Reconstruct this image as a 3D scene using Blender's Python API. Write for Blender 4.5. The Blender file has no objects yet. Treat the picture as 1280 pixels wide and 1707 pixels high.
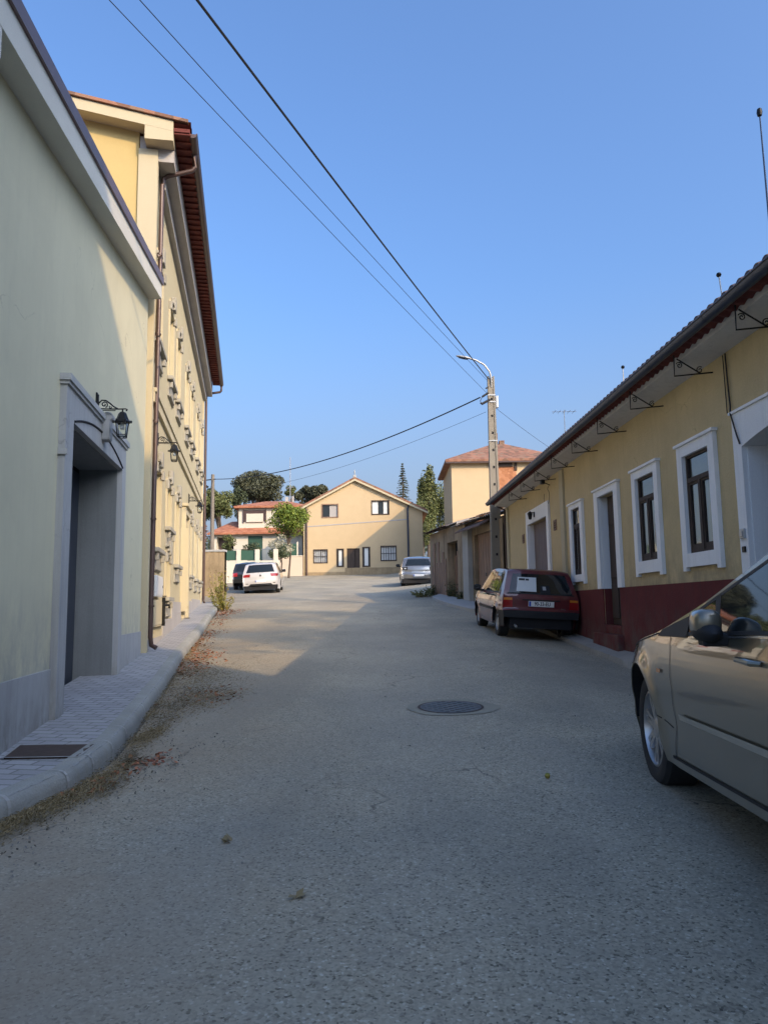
import bpy, bmesh, math, random
from mathutils import Vector, Matrix, noise
random.seed(7)
R_=math.radians; PI=math.pi
SC=bpy.context.scene; COL=SC.collection

# ------------------------------------------------------------------ terrain
def sm(a,b,x):
    t=min(1,max(0,(x-a)/(b-a))); return t*t*(3-2*t)
def g(y):
    if y>75: return .052*75+.00023*5625+.03*min(y-75,120)
    if y<-15: return .052*-15+.00023*225
    return .052*y+.00023*y*y
def G(x,y):
    z=g(y)+.1*min(3,max(0,x))*sm(22,34,y)
    z-=.09*max(0,min(x,6)-1.9)*sm(5,8,y)*(1-sm(17,21,y))
    return z

# ------------------------------------------------------------------ mesh builder
class MB:
    def __init__(s): s.v=[]; s.f=[]
    def add(s,vs,fs):
        n=len(s.v); s.v+=[tuple(p) for p in vs]; s.f+=[tuple(i+n for i in f) for f in fs]; return s
    def quad(s,a,b,c,d): return s.add([a,b,c,d],[(0,1,2,3)])
    def box(s,x0,x1,y0,y1,z0,z1):
        return s.add([(x,y,z) for x in(x0,x1) for y in(y0,y1) for z in(z0,z1)],
          [(0,1,3,2),(4,6,7,5),(0,4,5,1),(2,3,7,6),(0,2,6,4),(1,5,7,3)])
    def bbox(s,x0,x1,y0,y1,z0,z1,b=.01):   # chamfered box
        vs=[];k=[(x0,x1),(y0,y1),(z0,z1)]
        bm=bmesh.new(); bmesh.ops.create_cube(bm,size=1)
        for v in bm.verts:
            v.co=Vector((k[i][0] if v.co[i]<0 else k[i][1] for i in range(3)))
        bmesh.ops.bevel(bm,geom=list(bm.edges),offset=b,segments=2,affect='EDGES',profile=.6)
        bm.verts.index_update(); vs=[v.co[:] for v in bm.verts]; fs=[[v.index for v in f.verts] for f in bm.faces]; bm.free()
        return s.add(vs,fs)
    def prism(s,poly,axis,a,b):   # poly in the two other axes, extruded along axis
        def P(p,t):
            return (t,p[0],p[1]) if axis==0 else (p[0],t,p[1]) if axis==1 else (p[0],p[1],t)
        n=len(poly); vs=[P(p,a) for p in poly]+[P(p,b) for p in poly]
        fs=[tuple(range(n))[::-1],tuple(range(n,2*n))]+[(i,(i+1)%n,n+(i+1)%n,n+i) for i in range(n)]
        return s.add(vs,fs)
    def grid(s,P,nu,nv,closeu=False,flip=False):
        vs=[P(i,j) for i in range(nu) for j in range(nv)]; fs=[]
        for i in range(nu if closeu else nu-1):
            for j in range(nv-1):
                a=i*nv+j; b=((i+1)%nu)*nv+j
                f=(a,b,b+1,a+1); fs.append(f[::-1] if flip else f)
        return s.add(vs,fs)
    def tube(s,pts,r,n=8,cap=True):
        pts=[Vector(p) for p in pts]; m=len(pts)
        rr=r if hasattr(r,'__len__') else [r]*m
        up=Vector((0,0,1)); rings=[]
        for i,p in enumerate(pts):
            t=(pts[min(i+1,m-1)]-pts[max(i-1,0)]).normalized()
            u=t.cross(up)
            if u.length<.05: u=t.cross(Vector((0,1,0)))
            u.normalize()
            if rings and u.dot(lastu)<0: u=-u
            lastu=u; w=t.cross(u)
            rings.append([p+(u*math.cos(2*PI*k/n)+w*math.sin(2*PI*k/n))*rr[i] for k in range(n)])
        vs=[q for ring in rings for q in ring]
        fs=[(i*n+k,i*n+(k+1)%n,(i+1)*n+(k+1)%n,(i+1)*n+k) for i in range(m-1) for k in range(n)]
        if cap: fs+=[tuple(range(n))[::-1],tuple(range((m-1)*n,m*n))]
        return s.add(vs,fs)
    def lathe(s,prof,axis='z',c=(0,0,0),n=24,closed=False):
        m=len(prof); vs=[]
        for k in range(n):
            a=2*PI*k/n; ca,sa=math.cos(a),math.sin(a)
            for r,h in prof:
                p=(r*ca,r*sa,h) if axis=='z' else (h,r*ca,r*sa) if axis=='x' else (r*ca,h,r*sa)
                vs.append((p[0]+c[0],p[1]+c[1],p[2]+c[2]))
        fs=[]
        for k in range(n):
            for j in range(m if closed else m-1):
                a=k*m+j; b=((k+1)%n)*m+j; jj=(j+1)%m
                fs.append((a,b,((k+1)%n)*m+jj,k*m+jj))
        return s.add(vs,fs)
    def xf(s,M):
        s.v=[tuple(M@Vector(p)) for p in s.v]; return s
    def join(s,o): return s.add(o.v,o.f)
    def build(s,name,mat,parent=None,smooth=False,ang=None,shift=None,sx=1,recalc=True,label=None):
        me=bpy.data.meshes.new(name)
        vs=s.v
        if shift or sx!=1:
            d=shift or (0,0,0); vs=[(p[0]*sx-d[0],p[1]-d[1],p[2]-d[2]) for p in vs]
        me.from_pydata(vs,[],s.f); me.update()
        bm=bmesh.new(); bm.from_mesh(me)
        if recalc: bmesh.ops.recalc_face_normals(bm,faces=bm.faces)
        if smooth:
            a=R_(ang if ang else 40)
            for f in bm.faces: f.smooth=True
            for e in bm.edges:
                if len(e.link_faces)!=2 or e.calc_face_angle(9)>a: e.smooth=False
        bm.to_mesh(me); bm.free()
        me.materials.append(mat)
        o=bpy.data.objects.new(name,me); COL.objects.link(o)
        if parent: o.parent=parent
        if label: o['label']=label
        return o

def tag(o,label,cat,group=None):
    o['label']=label; o['category']=cat
    if group: o['group']=group
    return o
def struct(o,kind='structure'): o['kind']=kind; return o
class Thing:
    def __init__(s,name,label,cat,loc,az=0,group=None,sx=1):
        o=bpy.data.objects.new(name,None); COL.objects.link(o); o.empty_display_size=.3
        o.location=loc; o.rotation_euler=(0,0,-R_(az)); tag(o,label,cat,group)
        s.o=o; s.z=loc[2]; s.sx=sx
    def part(s,name,mb,mat,parent=None,smooth=False,ang=None,label=None,recalc=True):
        return mb.build(name,mat,parent or s.o,smooth,ang,shift=(0,0,s.z),sx=s.sx,recalc=recalc,label=label)
def copy_tree(o,parent=None):
    c=o.copy(); COL.objects.link(c); c.parent=parent
    for ch in list(o.children): copy_tree(ch,c)
    return c

# ------------------------------------------------------------------ materials
def newmat(name):
    m=bpy.data.materials.new(name); m.use_nodes=True; nt=m.node_tree
    b=nt.nodes['Principled BSDF']; return m,nt,b
def N(nt,t,**k):
    n=nt.nodes.new(t)
    for a,v in k.items():
        if a in n.inputs: n.inputs[a].default_value=v
        else: setattr(n,a,v)
    return n
def coords(nt,scale=(1,1,1)):
    tc=N(nt,'ShaderNodeTexCoord'); mp=N(nt,'ShaderNodeMapping'); mp.inputs['Scale'].default_value=scale
    nt.links.new(tc.outputs['Object'],mp.inputs['Vector']); return mp.outputs['Vector']
def noise_(nt,vec,scale,detail=4,rough=.6):
    n=N(nt,'ShaderNodeTexNoise',Scale=scale,Detail=detail,Roughness=rough); nt.links.new(vec,n.inputs['Vector']); return n.outputs['Fac']
def ramp(nt,fac,stops):
    r=N(nt,'ShaderNodeValToRGB'); cr=r.color_ramp
    while len(cr.elements)<len(stops): cr.elements.new(.5)
    for e,(p,c) in zip(cr.elements,stops):
        e.position=p; e.color=(c[0],c[1],c[2],1) if hasattr(c,'__len__') else (c,c,c,1)
    nt.links.new(fac,r.inputs['Fac']); return r.outputs['Color']
def mix(nt,fac,a,b,mode='MIX'):
    m=N(nt,'ShaderNodeMix',data_type='RGBA',blend_type=mode)
    for s,v in((0,fac),(6,a),(7,b)):
        if hasattr(v,'is_linked') or hasattr(v,'links'): nt.links.new(v,m.inputs[s])
        else: m.inputs[s].default_value=v if s==0 else (*v,1)
    return m.outputs[2]
def bump(nt,b,h,strength=.3,dist=.01):
    n=N(nt,'ShaderNodeBump',Strength=strength,Distance=dist); nt.links.new(h,n.inputs['Height']); nt.links.new(n.outputs['Normal'],b.inputs['Normal'])
def sc(c,k): return tuple(x*k for x in c)
def plaster(name,col,rough=.9,grain=120,bs=.35,var=.12,stain=None,streak=.0,dirt=None):
    m,nt,b=newmat(name); v=coords(nt)
    n1=noise_(nt,v,1.3,5,.65); n2=noise_(nt,v,grain,3,.6)
    c=mix(nt,ramp(nt,n1,[(.3,0),(.7,1)]),sc(col,1-var),sc(col,1+var*.5))
    c=mix(nt,.25,c,ramp(nt,n2,[(.3,sc(col,.75)),(.7,sc(col,1.2))]))
    if streak:
        n3=noise_(nt,coords(nt,(6,6,.35)),2.0,4,.6)
        st=N(nt,'ShaderNodeMath',operation='MULTIPLY'); nt.links.new(ramp(nt,n3,[(.5,0),(.75,1)]),st.inputs[0]); st.inputs[1].default_value=streak
        c=mix(nt,st.outputs[0],c,stain or sc(col,.5))
    if dirt:      # splash dirt and damp rising from the foot of the wall, patchy
        z0,z1,dc=dirt; sp=N(nt,'ShaderNodeSeparateXYZ'); nt.links.new(v,sp.inputs[0])
        mr=N(nt,'ShaderNodeMapRange'); nt.links.new(sp.outputs['Z'],mr.inputs[0]); mr.inputs[1].default_value=z1; mr.inputs[2].default_value=z0
        mu=N(nt,'ShaderNodeMath',operation='MULTIPLY'); nt.links.new(mr.outputs[0],mu.inputs[0]); nt.links.new(ramp(nt,noise_(nt,coords(nt,(1,1,.6)),5.0,6,.7),[(.38,0),(.62,1)]),mu.inputs[1])
        c=mix(nt,mu.outputs[0],c,dc)
        pt=ramp(nt,noise_(nt,coords(nt,(1,1,.8)),.7,5,.6),[(.50,0),(.53,.10)]); c=mix(nt,pt,c,sc(col,1.25))
        vc=N(nt,'ShaderNodeTexVoronoi',Scale=.45,feature='DISTANCE_TO_EDGE'); ad=N(nt,'ShaderNodeVectorMath',operation='ADD'); nz=N(nt,'ShaderNodeTexNoise',Scale=1.3,Detail=6.0); nt.links.new(v,nz.inputs['Vector']); nt.links.new(v,ad.inputs[0]); nt.links.new(nz.outputs['Color'],ad.inputs[1]); nt.links.new(ad.outputs[0],vc.inputs['Vector'])
        cm=N(nt,'ShaderNodeMath',operation='MULTIPLY'); nt.links.new(ramp(nt,vc.outputs['Distance'],[(0,.45),(.0035,0)]),cm.inputs[0]); nt.links.new(ramp(nt,n1,[(.52,0),(.6,1)]),cm.inputs[1]); c=mix(nt,cm.outputs[0],c,sc(col,.4))
    nt.links.new(c,b.inputs['Base Color']); b.inputs['Roughness'].default_value=rough
    b.inputs['Specular IOR Level'].default_value=.2
    bump(nt,b,n2,bs,.006); return m
def plain(name,col,rough=.5,metal=0,coat=0,var=.0,scale=8,bs=0,spec=.5):
    m,nt,b=newmat(name); b.inputs['Roughness'].default_value=rough; b.inputs['Metallic'].default_value=metal
    b.inputs['Coat Weight'].default_value=coat; b.inputs['Coat Roughness'].default_value=.04; b.inputs['Specular IOR Level'].default_value=spec
    b.inputs['Base Color'].default_value=(*col,1)
    if var or bs:
        v=coords(nt); n=noise_(nt,v,scale,4,.6)
        nt.links.new(mix(nt,n,sc(col,1-var),sc(col,1+var)),b.inputs['Base Color'])
        if bs: bump(nt,b,n,bs,.004)
    return m
def carpaint(name,col,flake=.35,rough=.24,metal=.6,dust=.12):
    m,nt,b=newmat(name); v=coords(nt)
    n=noise_(nt,v,2.5,5,.7); d=ramp(nt,n,[(.4,0),(.8,dust*2)])
    c=mix(nt,d,col,(.25,.22,.18))
    nt.links.new(c,b.inputs['Base Color']); b.inputs['Metallic'].default_value=metal; b.inputs['Roughness'].default_value=rough
    b.inputs['Coat Weight'].default_value=1; b.inputs['Coat Roughness'].default_value=.02
    n2=noise_(nt,v,1.6,2,.5); bump(nt,b,n2,.06,.02)
    return m
def glass(name,col=(.02,.025,.028),rough=.04):
    m,nt,b=newmat(name); b.inputs['Base Color'].default_value=(*col,1); b.inputs['Roughness'].default_value=rough
    b.inputs['Specular IOR Level'].default_value=.6; b.inputs['IOR'].default_value=1.5
    v=coords(nt); bump(nt,b,noise_(nt,v,1.5,2,.5),.05,.03); return m
def woodmat(name,c1,c2,scale=(1,1,.08),planks=None,rough=.75):
    m,nt,b=newmat(name); v=coords(nt,tuple(s*14 for s in scale)); n=noise_(nt,v,1.5,5,.7)
    c=ramp(nt,n,[(.3,c1),(.7,c2)]); nt.links.new(c,b.inputs['Base Color']); b.inputs['Roughness'].default_value=rough
    bump(nt,b,n,.4,.005); return m
def tilemat(name,cols,bs=.5,scale=5.0,stripe=0):
    m,nt,b=newmat(name); v=coords(nt)
    vo=N(nt,'ShaderNodeTexVoronoi',Scale=scale); nt.links.new(v,vo.inputs['Vector'])
    sp=N(nt,'ShaderNodeSeparateColor'); nt.links.new(vo.outputs['Color'],sp.inputs[0])
    k=len(cols)-1
    c=ramp(nt,sp.outputs[0],[(i/k,cc) for i,cc in enumerate(cols)])
    n=noise_(nt,v,1.2,5,.7); c=mix(nt,ramp(nt,n,[(.45,0),(.75,.5)]),c,sc(cols[0],.6))
    nt.links.new(c,b.inputs['Base Color']); b.inputs['Roughness'].default_value=.85
    bump(nt,b,noise_(nt,v,30,3,.6),bs,.01); return m
def leafmat(name,c1,c2,c3=None):
    m,nt,b=newmat(name); v=coords(nt); n=noise_(nt,v,2.2,3,.6); 
    wn=N(nt,'ShaderNodeTexWhiteNoise'); 
    gm=N(nt,'ShaderNodeNewGeometry'); nt.links.new(gm.outputs['Random Per Island'],wn.inputs['Vector'])
    c=mix(nt,gm.outputs['Random Per Island'],c1,c2)
    if c3: c=mix(nt,ramp(nt,n,[(.5,0),(.62,.8)]),c,c3)
    nt.links.new(c,b.inputs['Base Color']); b.inputs['Roughness'].default_value=.6; b.inputs['Specular IOR Level'].default_value=.25
    b.inputs['Transmission Weight'].default_value=0
    return m
# asphalt: aggregate, wear patches, dusty verges, fine cracks
def asphalt():
    m,nt,b=newmat('asphalt'); v=coords(nt)
    vo=N(nt,'ShaderNodeTexVoronoi',Scale=100.0); nt.links.new(v,vo.inputs['Vector'])
    sp=N(nt,'ShaderNodeSeparateColor'); nt.links.new(vo.outputs['Color'],sp.inputs[0])
    stones=ramp(nt,sp.outputs[0],[(0,(.08,.073,.052)),(.12,(.245,.222,.165)),(.5,(.335,.305,.23)),(.9,(.375,.342,.26)),(1,(.50,.47,.385))])
    big=noise_(nt,v,.55,6,.62); med=noise_(nt,v,3.5,5,.65)
    c=mix(nt,ramp(nt,big,[(.35,0),(.65,1)]),(.80,.82,.84),(1.16,1.13,1.08))
    c=mix(nt,1.0,stones,c,'MULTIPLY')
    c=mix(nt,ramp(nt,med,[(.5,0),(.8,.45)]),c,(.25,.23,.19))
    c=mix(nt,ramp(nt,noise_(nt,v,20,4,.7),[(.30,.5),(.45,0)]),c,(.13,.12,.10))
    tk=noise_(nt,coords(nt,(.9,.10,1)),1.1,4,.55); c=mix(nt,ramp(nt,tk,[(.42,0),(.66,.35)]),c,(.33,.305,.25)); c=mix(nt,ramp(nt,noise_(nt,coords(nt,(.8,.35,1)),.9,3,.5),[(.52,0),(.62,.28)]),c,(.185,.172,.14))
    # dusty brown verge near the left kerb, follows the kerb, patchy
    sx=N(nt,'ShaderNodeSeparateXYZ'); nt.links.new(v,sx.inputs[0])
    ed=N(nt,'ShaderNodeMath',operation='MULTIPLY_ADD'); nt.links.new(sx.outputs['Y'],ed.inputs[0]); ed.inputs[1].default_value=.155; nt.links.new(sx.outputs['X'],ed.inputs[2])
    er=N(nt,'ShaderNodeMapRange'); nt.links.new(ed.outputs[0],er.inputs[0])
    er.inputs[1].default_value=.9; er.inputs[2].default_value=-1.4; er.inputs[3].default_value=0; er.inputs[4].default_value=1
    mm=N(nt,'ShaderNodeMath',operation='MULTIPLY'); nt.links.new(er.outputs[0],mm.inputs[0]); nt.links.new(ramp(nt,noise_(nt,v,1.1,6,.7),[(.35,0),(.62,.85)]),mm.inputs[1])
    c=mix(nt,mm.outputs[0],c,(.25,.20,.14))
    # cracks
    vc=N(nt,'ShaderNodeTexVoronoi',Scale=.55,feature='DISTANCE_TO_EDGE'); 
    dist=N(nt,'ShaderNodeVectorMath',operation='ADD'); nz=N(nt,'ShaderNodeTexNoise',Scale=1.6,Detail=5.0); nt.links.new(v,nz.inputs['Vector'])
    nt.links.new(v,dist.inputs[0]); nt.links.new(nz.outputs['Color'],dist.inputs[1]); nt.links.new(dist.outputs[0],vc.inputs['Vector'])
    cm=N(nt,'ShaderNodeMath',operation='MULTIPLY'); nt.links.new(ramp(nt,vc.outputs['Distance'],[(0,.7),(.006,0)]),cm.inputs[0]); nt.links.new(ramp(nt,big,[(.5,0),(.6,1)]),cm.inputs[1])
    c=mix(nt,cm.outputs[0],c,(.03,.03,.03))
    nt.links.new(c,b.inputs['Base Color']); b.inputs['Roughness'].default_value=.88; b.inputs['Specular IOR Level'].default_value=.3
    bump(nt,b,sp.outputs[0],.35,.005); return m
def pavers():
    m,nt,b=newmat('pavers'); v=coords(nt)
    mp=N(nt,'ShaderNodeMapping'); mp.inputs['Rotation'].default_value=(0,0,R_(9)); nt.links.new(v,mp.inputs['Vector'])
    br=N(nt,'ShaderNodeTexBrick',Scale=1.0); nt.links.new(mp.outputs[0],br.inputs['Vector'])
    br.inputs['Color1'].default_value=(.40,.40,.41,1); br.inputs['Color2'].default_value=(.30,.305,.315,1); br.inputs['Mortar'].default_value=(.14,.14,.13,1)
    br.inputs['Mortar Size'].default_value=.009; br.inputs['Brick Width'].default_value=.2; br.inputs['Row Height'].default_value=.105; br.inputs['Mortar Smooth'].default_value=.3
    n=noise_(nt,v,1.5,5,.65); c=mix(nt,ramp(nt,n,[(.4,0),(.75,.55)]),br.outputs['Color'],(.24,.235,.22))
    c=mix(nt,.2,c,ramp(nt,noise_(nt,v,90,3,.6),[(.3,.12),(.7,.4)]))
    nt.links.new(c,b.inputs['Base Color']); b.inputs['Roughness'].default_value=.9
    bump(nt,b,br.outputs['Fac'],-.4,.006); return m

M={}
M['asphalt']=asphalt(); M['pavers']=pavers()
M['soil']=plaster('soil',(.16,.125,.08),grain=40,bs=.8,var=.35)
M['reveal']=plaster('shade_tinted_reveal',(.21,.225,.23),grain=90,bs=.3,var=.12,streak=.3)  # lining grey darkened in colour to stand for shade in the deep doorway
M['kerb']=plaster('kerb_concrete',(.31,.315,.29),grain=70,bs=.7,var=.3,streak=.5,stain=(.30,.28,.22))
M['concrete']=plaster('concrete',(.30,.29,.26),grain=60,bs=.6,var=.25,streak=.3)
M['slab']=plaster('slab_concrete',(.38,.38,.36),grain=60,bs=.5,var=.2)
M['green_plaster']=plaster('cream_green_plaster',(.60,.575,.415),grain=160,bs=.25,var=.07,streak=.16,stain=(.44,.43,.34),dirt=(.5,1.3,(.36,.36,.31)))
M['cream']=plaster('cream_plaster',(.50,.44,.285),grain=160,bs=.15,var=.05)
M['yellow']=plaster('yellow_plaster',(.50,.385,.17),grain=160,bs=.15,var=.05)
M['trim_cream']=plaster('cream_trim',(.50,.44,.30),grain=150,bs=.12,var=.06)
M['grey_trim']=plaster('grey_painted_trim',(.40,.41,.41),grain=140,bs=.2,var=.09,streak=.35,dirt=(.05,.6,(.22,.215,.19)))
M['fascia']=plaster('pale_fascia',(.60,.60,.55),grain=140,bs=.1,var=.05)
M['ochre']=plaster('ochre_render',(.56,.445,.25),grain=45,bs=1.2,var=.16,streak=.35,stain=(.42,.33,.19),dirt=(.9,1.7,(.33,.27,.17)))
M['oxred']=plaster('oxide_red_plinth',(.135,.032,.030),grain=60,bs=.7,var=.25,streak=.5,stain=(.08,.035,.033),dirt=(0,.75,(.12,.085,.07)))
M['white']=plaster('white_frame_paint',(.84,.84,.83),grain=120,bs=.15,var=.06,streak=.3,stain=(.60,.58,.53))
M['eave_plaster']=plaster('pale_eave_plaster',(.66,.64,.61),grain=80,bs=.3,var=.12,streak=.3)
M['soffit']=plaster('grey_soffit',(.40,.38,.36),grain=80,bs=.3,var=.12,streak=.2)
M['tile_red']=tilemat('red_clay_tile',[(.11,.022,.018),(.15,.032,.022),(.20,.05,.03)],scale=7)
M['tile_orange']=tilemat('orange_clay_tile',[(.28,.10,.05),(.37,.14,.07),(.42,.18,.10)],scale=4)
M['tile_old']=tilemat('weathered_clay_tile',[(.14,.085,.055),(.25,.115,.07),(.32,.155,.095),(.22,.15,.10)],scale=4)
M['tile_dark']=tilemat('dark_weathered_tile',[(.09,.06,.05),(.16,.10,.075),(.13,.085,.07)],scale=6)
M['apron']=plaster('window_apron',(.33,.315,.27),grain=120,bs=.2,var=.08)
M['gutter']=plain('gutter_metal',(.06,.075,.11),.4,.6,var=.2)
M['brown_pipe']=plain('brown_pipe',(.08,.05,.043),.4,.2,var=.15)
M['cap_metal']=plain('brown_cap',(.17,.115,.11),.45,.4,var=.15)
M['iron']=plain('black_iron',(.012,.013,.014),.45,.5,var=.3,scale=40)
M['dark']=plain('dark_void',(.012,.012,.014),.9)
M['black_plastic']=plain('black_plastic',(.018,.019,.021),.6,var=.2,spec=.3)
M['rubber']=plain('tyre_rubber',(.022,.022,.022),.85,var=.3,scale=30,bs=.3)
M['alloy']=plain('alloy',(.52,.51,.50),.3,.9,var=.1)
M['moulding']=plain('pale_moulding',(.42,.40,.34),.35,.3,var=.05)
M['chrome']=plain('bright_trim',(.65,.64,.60),.2,.9)
M['glass']=glass('window_glass'); M['carglass']=glass('car_glass',(.012,.016,.018),.03)
def lampglass():
    m,nt,b=newmat('lantern_glass'); b.inputs['Base Color'].default_value=(.9,.92,.9,1); b.inputs['Transmission Weight'].default_value=1; b.inputs['Roughness'].default_value=.08; b.inputs['IOR'].default_value=1.02; return m
M['lampglass']=lampglass()
M['darkwood']=woodmat('dark_brown_wood',(.028,.018,.014),(.06,.04,.03))
M['greywood']=woodmat('weathered_plank',(.13,.075,.045),(.34,.22,.145))
M['purplewood']=woodmat('painted_mauve_door',(.11,.085,.085),(.20,.155,.145))
M['polewood']=woodmat('pole_wood',(.12,.10,.08),(.22,.19,.15))
M['stone']=plaster('old_stone',(.33,.25,.15),grain=12,bs=1.0,var=.35,streak=.4,stain=(.14,.11,.07))
M['oldwall']=plaster('old_mottled_wall',(.33,.255,.17),grain=10,bs=1.0,var=.5,streak=.9,stain=(.075,.055,.04),dirt=(0,1.2,(.10,.11,.06)))
M['pole']=plaster('pole_concrete',(.27,.245,.20),grain=60,bs=.5,var=.15,streak=.2)
M['housecream']=plaster('house_cream',(.53,.41,.25),grain=50,bs=.2,var=.07,streak=.12,stain=(.55,.42,.28))
M['housewhite']=plaster('house_white',(.58,.54,.44),grain=50,bs=.2,var=.05,streak=.1)
M['pinkwall']=plaster('pinkish_gate',(.60,.50,.39),grain=50,bs=.1,var=.04)
M['brick']=tilemat('bare_brick',[(.30,.12,.055),(.42,.18,.08),(.46,.22,.12)],scale=6)
M['greenpaint']=plain('green_shutter',(.03,.085,.055),.5,var=.2)
M['leaf_dark']=leafmat('leaf_dark',(.045,.06,.032),(.095,.115,.055),(.035,.05,.03))
M['leaf_pine']=leafmat('leaf_pine',(.06,.068,.042),(.12,.125,.07),(.05,.055,.038))
M['leaf_bright']=leafmat('leaf_bright',(.10,.16,.02),(.22,.25,.04),(.05,.10,.02))
M['leaf_mid']=leafmat('leaf_mid',(.085,.105,.03),(.17,.18,.07),(.055,.075,.03))
M['leaf_pale']=leafmat('leaf_pale',(.30,.30,.20),(.45,.42,.33),(.20,.20,.12))
M['leaf_purple']=leafmat('leaf_purple',(.12,.04,.035),(.24,.13,.08),(.08,.05,.03))
M['dryleaf']=leafmat('dry_leaves',(.20,.06,.03),(.40,.17,.08),(.15,.09,.04))
M['drygrass']=leafmat('dry_grass',(.16,.12,.055),(.32,.25,.13),(.10,.08,.04))
M['weedleaf']=leafmat('weed_leaf',(.10,.13,.02),(.30,.27,.06),(.35,.22,.05))
M['bark']=woodmat('bark',(.05,.035,.025),(.12,.09,.065))
M['rust']=plain('rusty_iron',(.075,.052,.04),.8,.3,var=.4,scale=20,bs=.6)
M['manhole']=plain('cast_iron',(.11,.108,.10),.6,.4,var=.35,scale=30,bs=.5)
M['patch']=plaster('patch_cement',(.27,.258,.205),grain=80,bs=.5,var=.2)
M['whitebox']=plain('white_cabinet',(.62,.63,.62),.5,var=.05)
M['redlens']=plain('red_lens',(.28,.015,.015),.15,coat=.6); M['clearlens']=plain('clear_lens',(.55,.55,.53),.1,.3,coat=.8); M['orangelens']=plain('amber_lens',(.6,.2,.03),.2,coat=.5)
M['plate']=plain('number_plate',(.75,.75,.72),.4); M['blue']=plain('plate_blue',(.03,.08,.4),.4); M['ink']=plain('plate_ink',(.01,.01,.012),.5)
M['paper']=plain('paper_sign',(.62,.64,.62),.7,var=.05)
M['cable']=plain('cable',(.012,.012,.014),.6); M['galv']=plain('galvanised',(.42,.43,.43),.45,.5,var=.1)
M['paint_beige']=carpaint('paint_beige',(.20,.178,.125),rough=.3,dust=.08); M['paint_red']=carpaint('paint_dark_red',(.10,.005,.011),metal=.1,rough=.4,dust=.06)
M['paint_silver']=carpaint('paint_silver',(.20,.21,.22)); M['paint_white']=carpaint('paint_white',(.50,.475,.45),metal=0,rough=.4,dust=.1); M['paint_black']=carpaint('paint_charcoal',(.03,.035,.036))
# ------------------------------------------------------------------ setting
def kx(y):   # left kerb outer line
    P=[(-20,-6.5),(2.2,-4.6),(3.0,-3.0),(3.6,-2.35),(4.2,-2.06),(4.8,-1.93),(5.6,-1.96),(6.3,-2.07),(8.6,-2.47),(11,-2.93),(15.6,-3.72),(19,-4.35),(22.5,-4.95),(24.4,-5.3),(200,-40)]
    for (a,b),(c,d) in zip(P,P[1:]):
        if y<=c:
            t=(y-a)/(c-a); return b+(d-b)*t
    return P[-1][1]
def frange(a,b,st):
    n=max(1,int(round((b-a)/st))); return [a+(b-a)*i/n for i in range(n+1)]
# ground
xs=[-300,-180,-100,-60,-40,-30]+frange(-24,24,1.0)+[30,40,60,100,180,300]
ys=[-120,-60,-30]+frange(-15,75,1.5)+[85,100,130,170,230,320,500]
mb=MB(); mb.grid(lambda i,j:(xs[i],ys[j],G(xs[i],ys[j])-.03),len(xs),len(ys))
struct(mb.build('ground',M['soil'],smooth=True))
# road: open asphalt sheet (street plus the widening at its top)
mb=MB(); ry=frange(-15,62,.5); rx=[-1]+[i/22 for i in range(23)]
def roadp(i,j):
    y=ry[j]; l=kx(y)+.03 if y<24.4 else kx(24.4)-(y-24.4)*1.2; l=max(l,-13)
    r=3.62-.023*y if y<22 else 3.1+ (y-22)*.35; r=min(r,11)
    t=i/22; x=l+(r-l)*t
    return (x,y,G(x,y))
mb.grid(roadp,23,len(ry)); struct(mb.build('road',M['asphalt'],smooth=True))
# left pavement, raised
def wx(y): return -2.82-.1566*(y-6.61) if y<11.2 else -3.55-.1817*(y-11.4)
py=frange(2.2,25,.3)
mb=MB(); mb.grid(lambda i,j:((wx(py[j])-.35)+(kx(py[j])-.03-(wx(py[j])-.35))*i/6,py[j],G(kx(py[j]),py[j])+.125),7,len(py))
struct(mb.build('pavement',M['pavers'],smooth=True))
# kerb stones (one line with rounded top, joints)
kys=frange(2.2,24.4,.1)
prof=[(0,-.06),(.0,.06),(-.010,.098),(-.03,.122),(-.055,.133),(-.135,.135),(-.14,0)]
def kp(i,j):
    y=kys[i]; dy=.1; t=Vector((kx(y+dy)-kx(y-dy),2*dy)).normalized(); nx,ny=t.y,-t.x
    o,h=prof[j]; wob=.006*noise.noise(Vector((y*3,j,0)))
    w=o-.003
    return (kx(y)+nx*(o),y+ny*(o),G(kx(y),y)+h+wob)
mb=MB(); mb.grid(kp,len(kys),len(prof)); struct(mb.build('kerb',M['kerb'],smooth=True,ang=50))
mb=MB()
for y in [3.35,4.25,4.75,5.15,5.55,6.05]+frange(7,24,1.0):
    t=Vector((kx(y+.1)-kx(y-.1),.2)).normalized(); nx,ny=t.y,-t.x
    w=.012
    def q(o,h,d): return (kx(y)+nx*(o)+t.x*d,y+ny*(o)+t.y*d,G(kx(y),y)+h)
    pr=[(.004,-.02),(.004,.07),(-.010,.109),(-.035,.129),(-.06,.135),(-.118,.135)]
    mb.grid(lambda i,j:q(pr[j][0],pr[j][1]+.0,(i-.5)*w*2),2,len(pr))
struct(mb.build('kerb_joints',M['slab'],smooth=False))
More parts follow.
